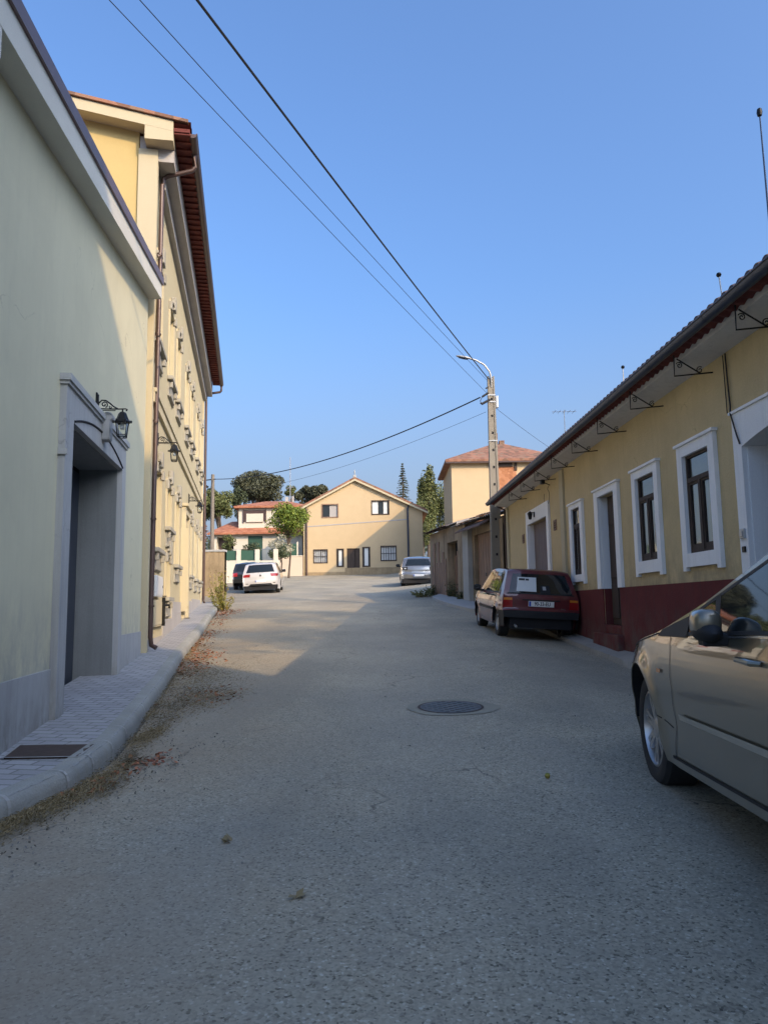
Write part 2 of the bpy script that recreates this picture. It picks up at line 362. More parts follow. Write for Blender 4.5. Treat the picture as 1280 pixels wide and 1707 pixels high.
# right footway: narrow uneven cement strip against the yellow house
fy=frange(2,20.5,.25)
def rwx(y): return 3.65-.02304*(y-10.9)
mb=MB()
def fp(i,j):
    y=fy[j]; k=[3.28+.012*math.sin(y*1.3)-.018*(y-13),0,0,0]
    xl=3.30-.022*(y-12); xr=rwx(y)+.05
    X=[xl,xl+.015,xl+.10,xl+.2,xr][i]; Z=[-.03,.075,.09,.10,.13][i]
    b=.10*math.exp(-((y-10.3)/.75)**2)*(0,.2,.5,.9,1)[i]
    return (X,y,G(xl,y)+Z+b+.01*noise.noise(Vector((y*2,i,3))))
mb.grid(fp,5,len(fy)); struct(mb.build('footway',M['concrete'],smooth=True,ang=60))
# concrete apron by the sheds
mb=MB()
A=[(1.62,26.2),(1.70,24.6),(1.95,22.6),(2.25,20.6),(2.75,19.6),(3.25,20.4),(3.1,21.6),(2.62,24.3),(1.95,27.3)]
top=[(x,y,G(x,y)+.09) for x,y in A]; bot=[(x,y,G(x,y)-.05) for x,y in A]; n=len(A)
mb.add(top+bot,[tuple(range(n))]+[(i,(i+1)%n,n+(i+1)%n,n+i) for i in range(n)])
struct(mb.build('apron_slab',M['slab']))

# ------------------------------------------------------------------ walls
def wallsheet(mb,o,s0,s1,z0,zt,holes=(),depth=.2,back=True):
    if not callable(zt): c=zt; zt=lambda s:c
    ss=sorted({s0,s1}|{h[0] for h in holes}|{h[1] for h in holes}); zs=sorted({z0}|{h[2] for h in holes}|{h[3] for h in holes})
    for a,b in zip(ss,ss[1:]):
        for k,z in enumerate(zs):
            zb=zs[k+1] if k+1<len(zs) else None
            zc=(z+(zb if zb else zt((a+b)/2)))/2; sc_=(a+b)/2
            if any(h[0]<sc_<h[1] and h[2]<zc<h[3] for h in holes): continue
            ta,tb=zt(a),zt(b)
            if zb: ta,tb=min(zb,ta),min(zb,tb)
            if ta<=z and tb<=z: continue
            if ta<=z or tb<=z:      # roof line leaves this cell: clip to a triangle
                A_,B_=zt(a),zt(b); t=(z-A_)/(B_-A_); sX=a+(b-a)*t
                if tb>z: mb.add([(o,sX,z),(o,b,z),(o,b,tb)],[(0,1,2)])
                else: mb.add([(o,a,z),(o,sX,z),(o,a,ta)],[(0,1,2)])
                continue
            if zb and (zt(a)<zb)!=(zt(b)<zb):
                A_,B_=zt(a),zt(b); t=(zb-A_)/(B_-A_); sX=a+(b-a)*t
                mb.add([(o,a,z),(o,b,z),(o,b,tb),(o,sX,zb),(o,a,ta)],[(0,1,2,3,4)]); continue
            mb.quad((o,a,z),(o,b,z),(o,b,tb),(o,a,ta))
    for h in holes:
        a,b,c,d=h[:4]; dd=h[4] if len(h)>4 else depth
        mb.quad((o,a,c),(o-dd,a,c),(o-dd,a,d),(o,a,d)); mb.quad((o,b,c),(o,b,d),(o-dd,b,d),(o-dd,b,c))
        mb.quad((o,a,d),(o-dd,a,d),(o-dd,b,d),(o,b,d)); mb.quad((o,a,c),(o,b,c),(o-dd,b,c),(o-dd,a,c))
    return mb
def frame_rect(mb,o0,o1,a,b,c,d,w,wt=None,wb=None):   # rectangular frame round (a,b,c,d) with width w
    wt=w if wt is None else wt; wb=w if wb is None else wb
    mb.box(o0,o1,a,a+w,c,d); mb.box(o0,o1,b-w,b,c,d)
    mb.box(o0,o1-.002,a+w,b-w,d-wt,d)
    if wb: mb.box(o0,o1-.002,a+w,b-w,c,c+wb)
    return mb
def scroll(c,r,turns,u,w,a0=0,n=22,sgn=1):
    c=Vector(c);u=Vector(u);w=Vector(w); pts=[]
    for i in range(n+1):
        t=i/n; a=a0+sgn*2*PI*turns*t; rr=r*(1-.82*t); pts.append(c+(u*math.cos(a)+w*math.sin(a))*rr)
    return pts

# ------------------------------------------------------------------ wall lantern
def make_lantern(name,label,loc,az,group,sx=1):
    T=Thing(name,label,'wall lantern',loc,az,group,sx)
    z=loc[2]   # z of lamp arm
    m=MB(); m.bbox(0,.018,-.022,.022,z-.07,z+.17,.006); m.bbox(.016,.03,-.014,.014,z-.05,z+.15,.004)
    T.part('wall_plate',m,M['iron'])
    m=MB(); m.tube([(.02,0,z),(.12,0,z-.002),(.24,0,z)],.007); m.tube([(.02,0,z-.018),(.2,0,z-.018)],.005)
    m.tube(scroll((.375,0,z-.012),.0,1,(1,0,0),(0,0,1))[:2] if False else [(.24,0,z),(.30,0,z+.004),(.318,0,z-.004),(.312,0,z-.016),(.302,0,z-.012)],.007)
    arc=[(.02,0,z+.01),(.03,0,z+.06),(.06,0,z+.09),(.10,0,z+.088),(.14,0,z+.06),(.18,0,z+.025),(.22,0,z+.004)]
    m.tube(arc,.008)
    m.tube(scroll((.085,0,z+.045),.036,1.35,(1,0,0),(0,0,1),a0=-1.2,sgn=1),.006); m.tube(scroll((.15,0,z+.016),.016,1.0,(1,0,0),(0,0,1),a0=2),.005)
    T.part('bracket_arm',m,M['iron'],smooth=True)
    cx=.27; t=z-.03
    m=MB(); m.tube([(cx,0,z),(cx,0,z-.03)],.009)
    m.lathe([(0,t),(.028,t-.004),(.042,t-.02),(.052,t-.05),(.066,t-.085),(.095,t-.105),(.097,t-.113),(0,t-.113)],c=(cx,0,0),n=6)
    for k in range(6):
        a=2*PI*k/6; m.bbox(cx+.09*math.cos(a)-.008,cx+.09*math.cos(a)+.008,.09*math.sin(a)-.008,.09*math.sin(a)+.008,t-.12,t-.092,.003)
    hood=T.part('lamp_hood',m,M['iron'])
    m=MB(); zb=t-.27
    for k in range(4):
        a=PI/4+2*PI*k/4; c,s=math.cos(a),math.sin(a)
        m.tube([(cx+.078*c,.078*s,t-.11),(cx+.056*c,.056*s,zb)],.0055,6)
        a2=a+PI/2; 
        for (r,h) in((.056,zb),(.059,zb+.022),(.077,t-.112)):
            m.tube([(cx+r*c,r*s,h),(cx+r*math.cos(a2),r*math.sin(a2),h)],.0045,6)
        m.tube([(cx+.056*c,.056*s,zb),(cx,0,zb-.012)],.004,6)
    T.part('lamp_cage',m,M['iron'])
    m=MB()
    for k in range(4):
        a=PI/4+PI/2*k; b=a+PI/2
        m.quad(*[(cx+r*math.cos(q),r*math.sin(q),h) for q,r,h in((a,.074,t-.115),(b,.074,t-.115),(b,.053,zb+.005),(a,.053,zb+.005))])
    T.part('glass_pane',m,M['lampglass'],recalc=False)
    m=MB(); m.lathe([(0,t-.19),(.018,t-.185),(.026,t-.165),(.026,t-.15),(.014,t-.125),(.012,t-.11)],c=(cx,0,0),n=12)
    T.part('bulb',m,M['whitebox'],smooth=True,parent=hood)
    return T

# ------------------------------------------------------------------ B1: low green-cream building
zB=.30
T=Thing('garage_building','pale green rendered low building with sloping roof edge and deep grey doorway','building',(-2.82,6.61,zB),-8.9)
zt=lambda s:5.31+.170*s
H=[(-.02,2.32,.40,3.02,.44)]
m=MB(); wallsheet(m,0,-3.0,4.27,zB-.3,zt,H)
m.add([(-.6,-3,zB-.3),(-.6,4.27,zB-.3),(-.6,4.27,zt(4.27)),(-.6,-3,zt(-3)),(-8,-3,zB-.3),(-8,4.27,zB-.3),(-8,4.27,zt(4.27)),(-8,-3,zt(-3))],[(0,1,2,3),(4,5,6,7),(0,1,5,4),(1,2,6,5),(2,3,7,6),(3,0,4,7)])
m.quad((0,4.27,zB-.3),(-.6,4.27,zB-.3),(-.6,4.27,zt(4.27)),(0,4.27,zt(4.27))); m.quad((0,-3,zB-.3),(-.6,-3,zB-.3),(-.6,-3,zt(-3)),(0,-3,zt(-3)))
wall=T.part('wall',m,M['green_plaster'],recalc=False)
for a_,b_,z_ in((-3.0,-.28,.875),(2.53,4.27,1.045)):
    m=MB(); m.box(0,.014,a_,b_,zB-.25,z_); T.part('plinth',m,M['grey_trim'])
# portal: jambs, lintel with cornice, carved segmental arch and keystone
m=MB(); P=.06
m.box(0.0,P,-.28,-.02,zB-.2,3.02); m.box(0,P,2.32,2.53,zB-.2,3.02); m.box(0,P-.002,-.278,2.528,3.02,3.33)
m.box(0,P+.035,-.31,2.56,3.331,3.39); m.box(0,P+.018,-.295,2.545,3.30,3.3315)
m.box(.002,P+.02,-.30,-.272,2.68,2.73)
T.part('door_frame',m,M['grey_trim'])
m=MB()
for a0,b0 in((.0,2.30),):
    pts=[]
    for i in range(25):
        t=i/24; s_=a0+(b0-a0)*t; pts.append((P+.001,s_,3.035+.165*(1-(2*t-1)**2)))
    m.tube(pts,.011,6)
T.part('arch_moulding',m,M['dark'])
m=MB(); m.bbox(P-.01,P+.07,1.12,1.28,3.10,3.36,.02); m.lathe([(0,-.09),(.05,-.088),(.06,-.06),(.06,.06),(.05,.088),(0,.09)],axis='x',c=(0,0,0),n=14)
m2=MB(); m2.lathe([(0,-.08),(.045,-.08),(.055,-.06),(.055,.06),(.045,.08),(0,.08)],axis='y',c=(P+.05,1.20,3.37),n=14)
m3=MB(); m3.bbox(P-.01,P+.08,1.12,1.28,3.12,3.36,.025); m3.join(m2)
T.part('keystone',m3,M['grey_trim'],smooth=True)
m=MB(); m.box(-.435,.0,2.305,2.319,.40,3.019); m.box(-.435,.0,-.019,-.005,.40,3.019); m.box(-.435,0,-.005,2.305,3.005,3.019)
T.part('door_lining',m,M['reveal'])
m=MB(); m.box(-.46,-.432,-.02,2.32,.40,3.02)
door=T.part('door',m,M['black_plastic'])
m=MB()
for k in range(5): m.box(-.431,-.42,.02+k*.46,.02+k*.46+.42,.5,2.95)
T.part('door_panel',m,M['gutter'],parent=door)
m=MB(); m.bbox(-.425,.04,.0,2.30,.40,.49,.008); T.part('threshold',m,M['grey_trim'])
# verge fascia + metal cap + eave box
m=MB(); 
def slab(m,o0,o1,s0,s1,dz0,dz1):
    a=zt(s0);b=zt(s1)
    m.add([(o0,s0,a+dz0),(o1,s0,a+dz0),(o1,s1,b+dz0),(o0,s1,b+dz0),(o0,s0,a+dz1),(o1,s0,a+dz1),(o1,s1,b+dz1),(o0,s1,b+dz1)],[(0,1,2,3),(4,5,6,7),(0,1,5,4),(1,2,6,5),(2,3,7,6),(3,0,4,7)])
slab(m,-.3,.19,-3.2,4.30,-.055,.165); m.box(-.2,.187,-3.2,-2.54,4.62,4.87)
T.part('verge_fascia',m,M['fascia'])
m=MB(); slab(m,-8,.215,-3.25,4.32,.167,.285); T.part('roof_cap',m,M['cap_metal'])
m=MB(); slab(m,-8,-.302,-3.2,4.27,-.01,.165); T.part('roof_slab',m,M['fascia'])
B1s=lambda s,o:(-2.82-.1547*s+.988*o,6.61+.988*s+.1547*o)
make_lantern('wall_lantern','black iron lantern on scrolled bracket right beside the deep grey doorway, nearest to the viewer',(*B1s(1.08,.0),3.44),-8.9,'iron wall lanterns')

# ------------------------------------------------------------------ B2: tall cream house
zB=.55
T=Thing('town_house','tall cream two-storey house with stepped gable cornice, string course and ornate window surrounds','house',(-3.55,11.4,zB),-10.3)
S1=13.05
up=[.45,2.47,4.03,6.27,7.87,10.1]; 
upz=(5.58,6.95)
low=[(.85,2.32,3.62),(2.6,2.83,3.62),(4.35,2.25,3.62),(8.1,2.2,3.6),(10.1,2.18,3.58)]
bas=[(2.6,1.57,2.3)]
doorh=(5.75,6.75,1.25,3.5)
hw=.40
H=[(c-hw,c+hw,upz[0],upz[1],.14) for c in up]+[(c-hw,c+hw,a,b,.14) for c,a,b in low]+[(c-.36,c+.36,a,b,.14) for c,a,b in bas]+[(*doorh,.25)]
H+=[(12.0-hw,12.0+hw,upz[0],upz[1],.14),(12.0-hw,12.0+hw,2.2,3.58,.14)]
m=MB(); wallsheet(m,0,-.29,S1,zB-.4,8.45,H)
# body behind
m.box(-9,-.26,-.286,S1-.004,zB-.5,8.55)
m.quad((0,-.29,zB-.4),(-.26,-.29,zB-.4),(-.26,-.29,8.45),(0,-.29,8.45)); m.quad((0,S1,zB-.4),(-.26,S1,zB-.4),(-.26,S1,8.45),(0,S1,8.45))
T.part('wall',m,M['cream'],recalc=False)
m=MB(); m.add([(-.26,-.31,4.5),(-9,-.31,4.5),(-9,-.31,10.3),(-.26,-.31,8.83),(-.26,-.29,4.5),(-9,-.29,4.5),(-9,-.29,10.3),(-.26,-.29,8.83)],[(0,1,2,3),(4,5,6,7),(0,1,5,4),(1,2,6,5),(2,3,7,6),(3,0,4,7)])
T.part('gable_wall',m,M['yellow'])
m=MB(); m.box(-.262,.03,-.345,-.22,zB-.3,8.52); T.part('corner_pilaster',m,M['trim_cream'])
m=MB(); m.box(-.2,.035,S1-.25,S1+.03,zB,8.1); T.part('corner_pilaster',m,M['trim_cream'])
zpl=[(-.22,1.9,.9),(1.9,3.5,1.18),(3.5,5.6,1.5),(6.9,8.9,1.55),(8.9,12.75,1.62)]
for a,b,z in zpl:
    m=MB(); m.box(0,.022,a,b-.002,zB-.3,z); T.part('plinth',m,M['soffit'])
m=MB(); m.box(0,.05,-.2,S1-.26,4.5,4.68); m.box(0,.075,-.2,S1-.26,4.66,4.72); T.part('string_course',m,M['trim_cream'])
# eaves cornice, gable fascia with stepped box
m=MB()
m.box(-.25,.27,-.30,S1+.2,8.35,8.75)
m.box(-.0,.10,.14,S1+.03,8.14,8.35)
T.part('eaves_cornice',m,M['soffit'])
m=MB()
def sl(m,o0,o1,s0,s1,z0a,z0b,z1a,z1b):
    m.add([(o0,s0,z0a),(o1,s0,z0b),(o1,s1,z0b),(o0,s1,z0a),(o0,s0,z1a),(o1,s0,z1b),(o1,s1,z1b),(o0,s1,z1a)],[(0,1,2,3),(4,5,6,7),(0,1,5,4),(1,2,6,5),(2,3,7,6),(3,0,4,7)])
k=.157
m.box(-.15,.275,-.56,-.305,8.56,8.80); sl(m,-9,.275,-.562,-.30,8.76+9*k,8.76-.275*k,8.97+9*k,8.93-.275*k)
T.part('gable_fascia',m,M['trim_cream'])
m=MB(); sl(m,-9,.50,-.60,S1+.25,8.98+9*k,8.94-.5*k,9.03+9*k,8.99-.5*k); 
T.part('roof_covering',m,M['tile_old'])
m=MB()   # tile ends seen from below between cornice and gutter
def tp(i,j):
    s=-.55+i*.03; a=.024*math.cos(2*PI*s/.19)
    return (.27+.27*j, s, 8.90-.02*j+a)
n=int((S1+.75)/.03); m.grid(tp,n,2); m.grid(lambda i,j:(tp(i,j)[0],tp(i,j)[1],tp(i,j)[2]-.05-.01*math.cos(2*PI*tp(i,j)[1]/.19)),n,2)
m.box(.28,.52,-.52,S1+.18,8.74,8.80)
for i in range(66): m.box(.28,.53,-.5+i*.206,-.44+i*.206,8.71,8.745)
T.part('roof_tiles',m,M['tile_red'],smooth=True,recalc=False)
m=MB(); hr=.065
def gp_(i,j):
    s=-.45+(S1+.65)*i; a=PI+PI*j/10; return (.56+hr*math.cos(a),s,8.77+hr*math.sin(a))
m.grid(gp_,2,11); m.tube([(.622,-.45,8.775),(.622,S1+.2,8.775)],.012,6)
m.grid(lambda i,j:(.56+(j/10)*hr*math.cos(PI+PI*i/10),-.45,8.77+(j/10)*hr*math.sin(PI+PI*i/10)),11,11); m.grid(lambda i,j:(.56+(j/10)*hr*math.cos(PI+PI*i/10),S1+.2,8.77+(j/10)*hr*math.sin(PI+PI*i/10)),11,11)
T.part('gutter',m,M['brown_pipe'],smooth=True,recalc=False)
m=MB(); m.tube([(.56,.04,8.72),(.56,.04,8.50),(.53,.04,8.45),(.14,.04,8.31),(.08,.04,8.26),(.06,.03,8.15),(.06,-.02,7),(.06,-.1,4),(.06,-.16,.95),(.075,-.16,.83),(.15,-.18,.79)],.036,12)
for z in(6.9,5.6,4.2,2.7,1.4): m.lathe([(.043,-.012),(.05,-.012),(.05,.012),(.043,.012)],c=(.06,-.13-(.03 if z<5 else -.02),z),n=14,closed=True)
T.part('downpipe',m,M['brown_pipe'],smooth=True)
m=MB(); m.tube([(.56,S1+.12,8.7),(.56,S1+.12,8.55),(.52,S1+.12,8.5),(.12,S1+.10,8.42),(.08,S1+.1,8.36),(.08,S1+.1,5),(.08,S1+.1,1.62),(.12,S1+.1,1.52)],.04,12)
T.part('downpipe',m,M['brown_pipe'],smooth=True)
def window_b2(T,c,a,b,hw,apron=True,orn=True):
    m=MB(); frame_rect(m,0,.028,c-hw-.09,c+hw+.09,a-.0,b+.10,.09,.10,0)
    w=T.part('window_surround',m,M['trim_cream'])
    m=MB(); m.bbox(0,.10,c-hw-.13,c+hw+.13,a-.07,a,.01)
    T.part('sill',m,M['apron'],parent=w)
    if apron:
        m=MB(); m.box(0,.03,c-hw-.06,c+hw+.06,a-.36,a-.09)
        for s_ in(c-hw-.03,c+hw-.07): m.bbox(.03,.09,s_,s_+.10,a-.20,a-.091,.012)
        m.bbox(0,.055,c-hw+.06,c+hw-.06,a-.345,a-.30,.008)
        T.part('apron',m,M['apron'],parent=w)
    if orn:
        m=MB(); m.bbox(0,.085,c-.09,c+.09,b+.04,b+.30,.02)
        m.bbox(0,.06,c-hw-.10,c-hw+.02,b-.10,b+.06,.012); m.bbox(0,.06,c+hw-.02,c+hw+.10,b-.10,b+.06,.012)
        m.bbox(0,.065,c-hw*.7,c+hw*.7,b+.10,b+.145,.008)
        T.part('hood_ornament',m,M['apron'],parent=w)
    m=MB(); frame_rect(m,-.135,-.10,c-hw,c+hw,a,b,.05); m.box(-.133,-.10,c-.03,c+.03,a,b)
    m.box(-.132,-.105,c-hw,c+hw,a+(b-a)*.68,a+(b-a)*.68+.04)
    T.part('sash',m,M['whitebox'],parent=w)
    m=MB(); m.box(-.13,-.12,c-hw,c+hw,a,b); T.part('pane',m,M['glass'],parent=w)
for c in up+[12.0]: window_b2(T,c,upz[0],upz[1],hw)
for c,a,b in low: window_b2(T,c,a,b,hw,apron=True)
window_b2(T,12.0,2.2,3.58,hw)
for c,a,b in bas: window_b2(T,c,a,b,.36)
a,b,c,d=doorh
m=MB(); frame_rect(m,0,.09,a-.16,b+.16,c-.1,d+.16,.16,.16,0); m.bbox(0,.14,a-.2,b+.2,d+.16,d+.23,.01)
dr=T.part('door_surround',m,M['trim_cream'])
m=MB(); m.box(-.24,-.20,a,b,c,d); T.part('door',m,M['darkwood'],parent=dr)
# white pilaster-like conduit, utility cabinet
m=MB(); m.box(0,.17,5.46,5.56,1.3,3.15); T.part('conduit',m,M['trim_cream'])
B2s=lambda s,o:(-3.55-.1788*s+.9839*o,11.4+.9839*s+.1788*o)
make_lantern('wall_lantern','black iron lantern just past the first downpipe, middle one of the three',(*B2s(.33,.03),3.98),-10.3,'iron wall lanterns')
make_lantern('wall_lantern','black iron lantern near the far end of the cream house, smallest of the three',(*B2s(6.97,.03),3.98),-10.3,'iron wall lanterns')
def cabinet(name,label,s0,s1,z0,z1,d,mat):
    x,y=B2s((s0+s1)/2,.025); T=Thing(name,label,'utility box',(x,y,z0),-10.3); w=(s1-s0)/2
    m=MB(); m.bbox(0,d,-w,w,z0,z1,.008); T.part('housing',m,mat)
    m=MB(); m.bbox(d,d+.008,-w+.03,w-.03,z0+.03,z1-.03,.003); dr=T.part('door',m,mat)
    m=MB(); m.bbox(d+.008,d+.016,w-.09,w-.06,(z0+z1)/2-.02,(z0+z1)/2+.02,.003); T.part('lock',m,M['iron'],parent=dr)
cabinet('meter_cabinet','pale grey meter cabinet on the cream house wall, upper of two boxes',.22,1.12,1.55,1.88,.06,M['whitebox'])
cabinet('utility_box','cream box under the meter cabinet at the foot of the cream house',.22,1.75,1.08,1.50,.035,M['trim_cream'])
x,y=B2s(1.28,.06)
T=Thing('standpipe','short dark standpipe with valve fixed to the cream house wall','standpipe',(x,y,1.08),-10.3)
m=MB(); m.tube([(.03,0,1.08),(.03,0,1.55)],.028,10); m.tube([(.03,0,1.42),(.12,0,1.42),(.12,0,1.37)],.02,8); T.part('pipe',m,M['iron'],smooth=True)
m=MB(); m.lathe([(0,.0),(.045,.0),(.045,.015),(0,.015)],c=(.03,0,1.56),n=12); T.part('valve_wheel',m,M['iron'])
# plates set in the pavement
def plate(name,label,cat,pts,mat,ribs):
    n=len(pts); cx=sum(p[0] for p in pts)/n; cy=sum(p[1] for p in pts)/n
    zg=lambda x,y:G(kx(y),y)+.125
    T=Thing(name,label,cat,(cx,cy,zg(cx,cy)),0)
    def L(p,h): return (p[0]-cx,p[1]-cy,zg(*p)+h)
    m=MB(); m.add([L(p,.010) for p in pts]+[L(p,-.02) for p in pts],[tuple(range(n))]+[(i,(i+1)%n,n+(i+1)%n,n+i) for i in range(n)]); T.part('cover',m,mat)
    m=MB(); q=[(cx+(p[0]-cx)*1.05,cy+(p[1]-cy)*1.08) for p in pts]
    for i in range(n):
        a,b,c,d=pts[i],pts[(i+1)%n],q[(i+1)%n],q[i]; m.quad(L(a,.014),L(b,.014),L(c,.014),L(d,.014))
    T.part('rim',m,M['slab'])
plate('inspection_cover','rusty brown rectangular metal cover in the near pavement','metal cover',[(-2.56,5.43),(-2.04,5.43),(-2.02,5.08),(-2.50,5.08)],M['rust'],6)
plate('drain_slot','narrow dark drain plate across the pavement by the cream house','drain plate',[(-5.05,18.0),(-4.62,18.05),(-4.60,17.9),(-5.03,17.85)],M['rust'],2)
# manhole
cx,cy=.60,7.3
T=Thing('manhole_cover','round cast iron manhole cover in the middle of the road','manhole cover',(cx,cy,G(cx,cy)),0)
sl_=math.atan(.0554)
def disc(r0,r1,h,n=40,ring=False,wob=0):
    m=MB()
    def P(i,j):
        r=r0+(r1-r0)*j/3; a=2*PI*i/n
        if wob and j==3: r*=1+wob*noise.noise(Vector((math.cos(a)*1.5,math.sin(a)*1.5,4)))
        x,y=r*math.cos(a),r*math.sin(a); return (x,y,G(cx+x,cy+y)+h)
    m.grid(P,n,4,closeu=True)
    return m
m=disc(.0,.285,.008); 
for i in range(-5,6):
    for j in range(-5,6):
        x,y=i*.05,j*.05
        if x*x+y*y<.26**2 and (i+j)%2==0: zz=G(cx+x,cy+y)+.008; m.box(x-.02,x+.02,y-.008,y+.008,zz,zz+.004)
T.part('lid',m,M['manhole'])
T.part('collar',disc(.287,.312,.007),M['rust'])
T.part('cement_ring',disc(.314,.42,.005,wob=.15),M['patch'])
# ------------------------------------------------------------------ R: yellow ochre single storey house
def clearpane():
    m=bpy.data.materials.new('clear_pane'); m.use_nodes=True; nt=m.node_tree; nt.nodes.clear()
    o=N(nt,'ShaderNodeOutputMaterial'); mx=N(nt,'ShaderNodeMixShader'); tr=N(nt,'ShaderNodeBsdfTransparent'); gl=N(nt,'ShaderNodeBsdfGlossy',Roughness=.03)
    tr.inputs[0].default_value=(.82,.85,.83,1); lw=N(nt,'ShaderNodeLayerWeight',Blend=.5)
    tc=N(nt,'ShaderNodeTexCoord'); n=N(nt,'ShaderNodeTexNoise',Scale=2.2,Detail=2.0); nt.links.new(tc.outputs['Object'],n.inputs['Vector'])
    bp=N(nt,'ShaderNodeBump',Strength=.10,Distance=.03); nt.links.new(n.outputs['Fac'],bp.inputs['Height']); nt.links.new(bp.outputs['Normal'],gl.inputs['Normal'])
    mr=N(nt,'ShaderNodeMapRange'); nt.links.new(lw.outputs['Facing'],mr.inputs[0]); mr.inputs[3].default_value=.05; mr.inputs[4].default_value=.42
    nt.links.new(mr.outputs[0],mx.inputs[0]); nt.links.new(tr.outputs[0],mx.inputs[1]); nt.links.new(gl.outputs[0],mx.inputs[2]); nt.links.new(mx.outputs[0],o.inputs[0]); return m
M['clear']=clearpane(); M['curtain']=plaster('lace_curtain',(.50,.44,.30),grain=60,bs=.1,var=.15)
zR=.6
T=Thing('village_house','long ochre single storey house with white window frames and dark red plinth','house',(3.65,10.9,zR),-1.32,sx=-1)
wins=[(-2.51,-1.83,1.92,3.10,-2.655,-1.66,1.76,3.24),(-.86,-.19,1.92,3.10,-1.0,-.02,1.755,3.22),(2.74,3.30,1.87,3.10,2.57,3.45,1.74,3.19)]
H=[w[:4]+(.40,) for w in wins]+[(.81,1.63,1.0,3.10,.15),(5.27,7.18,.9,3.23,.14),(-5.6,-3.29,.45,3.06,.28)]
m=MB(); wallsheet(m,0,-15,9.95,-.6,4.04,H); m.box(-8,-.62,-15,9.949,-1,4.6)
m.quad((0,9.95,-.6),(-.65,9.95,-.6),(-.65,9.95,4.04),(0,9.95,4.04))
T.part('wall',m,M['ochre'],recalc=False)
for a,b in((-15,-5.78),(-3.11,.795),(1.645,3.82),(4.1,5.06),(7.35,9.69)):
    m=MB(); m.box(0,.022,a,b,-.6,1.58); T.part('plinth',m,M['oxred'])
m=MB(); m.box(-.145,.0,1.618,1.629,.99,1.58); T.part('plinth_return',m,M['oxred'])
m=MB(); m.bbox(0,.12,.72,2.0,.35,.86,.012); m.bbox(-.25,.03,.80,1.64,.86,1.0,.01); T.part('door_step',m,M['oxred'],smooth=True)
for a,b in((3.83,4.09),(9.70,9.96)):
    m=MB(); m.box(0,.045,a,b,.6,3.99); T.part('pilaster',m,M['trim_cream'])
def curtain(T,par,a,b,c,d,o):
    m=MB(); n=60
    m.grid(lambda i,j:(o+.010*math.sin(i*.75+.6*math.sin(i*.21))+.004*math.sin(i*2.1),a+(b-a)*i/n,c+(d-c)*j),n+1,2); T.part('curtain',m,M['curtain'],parent=par,smooth=True,recalc=False)
for k,(a,b,c,d,A,B,C,D) in enumerate(wins):
    m=MB(); frame_rect(m,0,.05,A,B,C,D,a-A,D-d,c-C); m.box(0,.075,A-.03,B+.03,D-.004,D+.03)
    for s_ in(A,B-.09): m.box(0,.05,s_,s_+.09,C-.045,C)
    w=T.part('window_frame',m,M['white'],smooth=False)
    m=MB(); frame_rect(m,-.03,.012,a,b,c,d,.035)
    tz=c+(d-c)*.72; m.box(-.031,.018,a+.035,b-.035,tz,tz+.055); mc=(a+b)/2
    m.box(-.032,.018,mc-.028,mc+.028,c+.03,tz)
    for p,q in((a+.035,mc-.028),(mc+.028,b-.035)): frame_rect(m,-.027,.006,p,q,c+.035,tz,.03,.03,.07)
    T.part('sash',m,M['darkwood'],parent=w)
    m=MB(); m.quad((-.012,a+.01,c+.01),(-.012,b-.01,c+.01),(-.012,b-.01,d-.01),(-.012,a+.01,d-.01)); T.part('pane',m,M['clear'],parent=w,recalc=False)
    if k<2:
        curtain(T,w,a+.02,mc-.06,c+.02,tz,-.045); curtain(T,w,mc+.06,b-.02,c+.02,tz,-.045)
    else: curtain(T,w,a+.02,b-.02,c+.02,c+.35,-.045)
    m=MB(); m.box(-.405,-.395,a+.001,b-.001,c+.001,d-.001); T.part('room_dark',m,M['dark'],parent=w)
# doors
m=MB(); a,b,c,d=.62,1.83,1.58,3.21; m.box(0,.05,a,.81,c,d); m.box(0,.05,1.63,b,c,d); m.box(0,.048,.81,1.63,3.10,d); m.box(0,.075,a-.03,b+.03,d,d+.03)
m.box(-.145,-.001,1.618,1.629,1.58,3.099)
f=T.part('door_frame',m,M['white'])
m=MB(); m.box(-.15,-.12,.81,1.63,1.0,3.1)
for p,q,r,s_ in((.87,1.19,1.1,1.65),(1.25,1.57,1.1,1.65),(.87,1.19,1.75,2.5),(1.25,1.57,1.75,2.5),(.87,1.57,2.62,3.02)): m.bbox(-.12,-.10,p,q,r,s_,.008)
dd=T.part('door',m,M['darkwood'],smooth=False,parent=f)
m=MB(); m.tube([(-.11,.95,2.0),(-.07,.95,2.0),(-.07,.95,2.12),(-.11,.95,2.12)],.008,6); T.part('handle',m,M['chrome'],parent=f)
# garage
m=MB(); m.box(0,.05,5.07,5.27,.9,3.54); m.box(0,.05,7.18,7.34,.9,3.54); m.box(0,.048,5.27,7.18,3.23,3.54); m.box(-.13,0,7.166,7.179,.9,3.229)
f=T.part('garage_frame',m,M['white'])
m=MB()
for k in range(8): m.bbox(-.14,-.11,5.28+k*.2375,5.28+k*.2375+.228,.9,3.22,.006)
T.part('garage_door',m,M['purplewood'],parent=f)
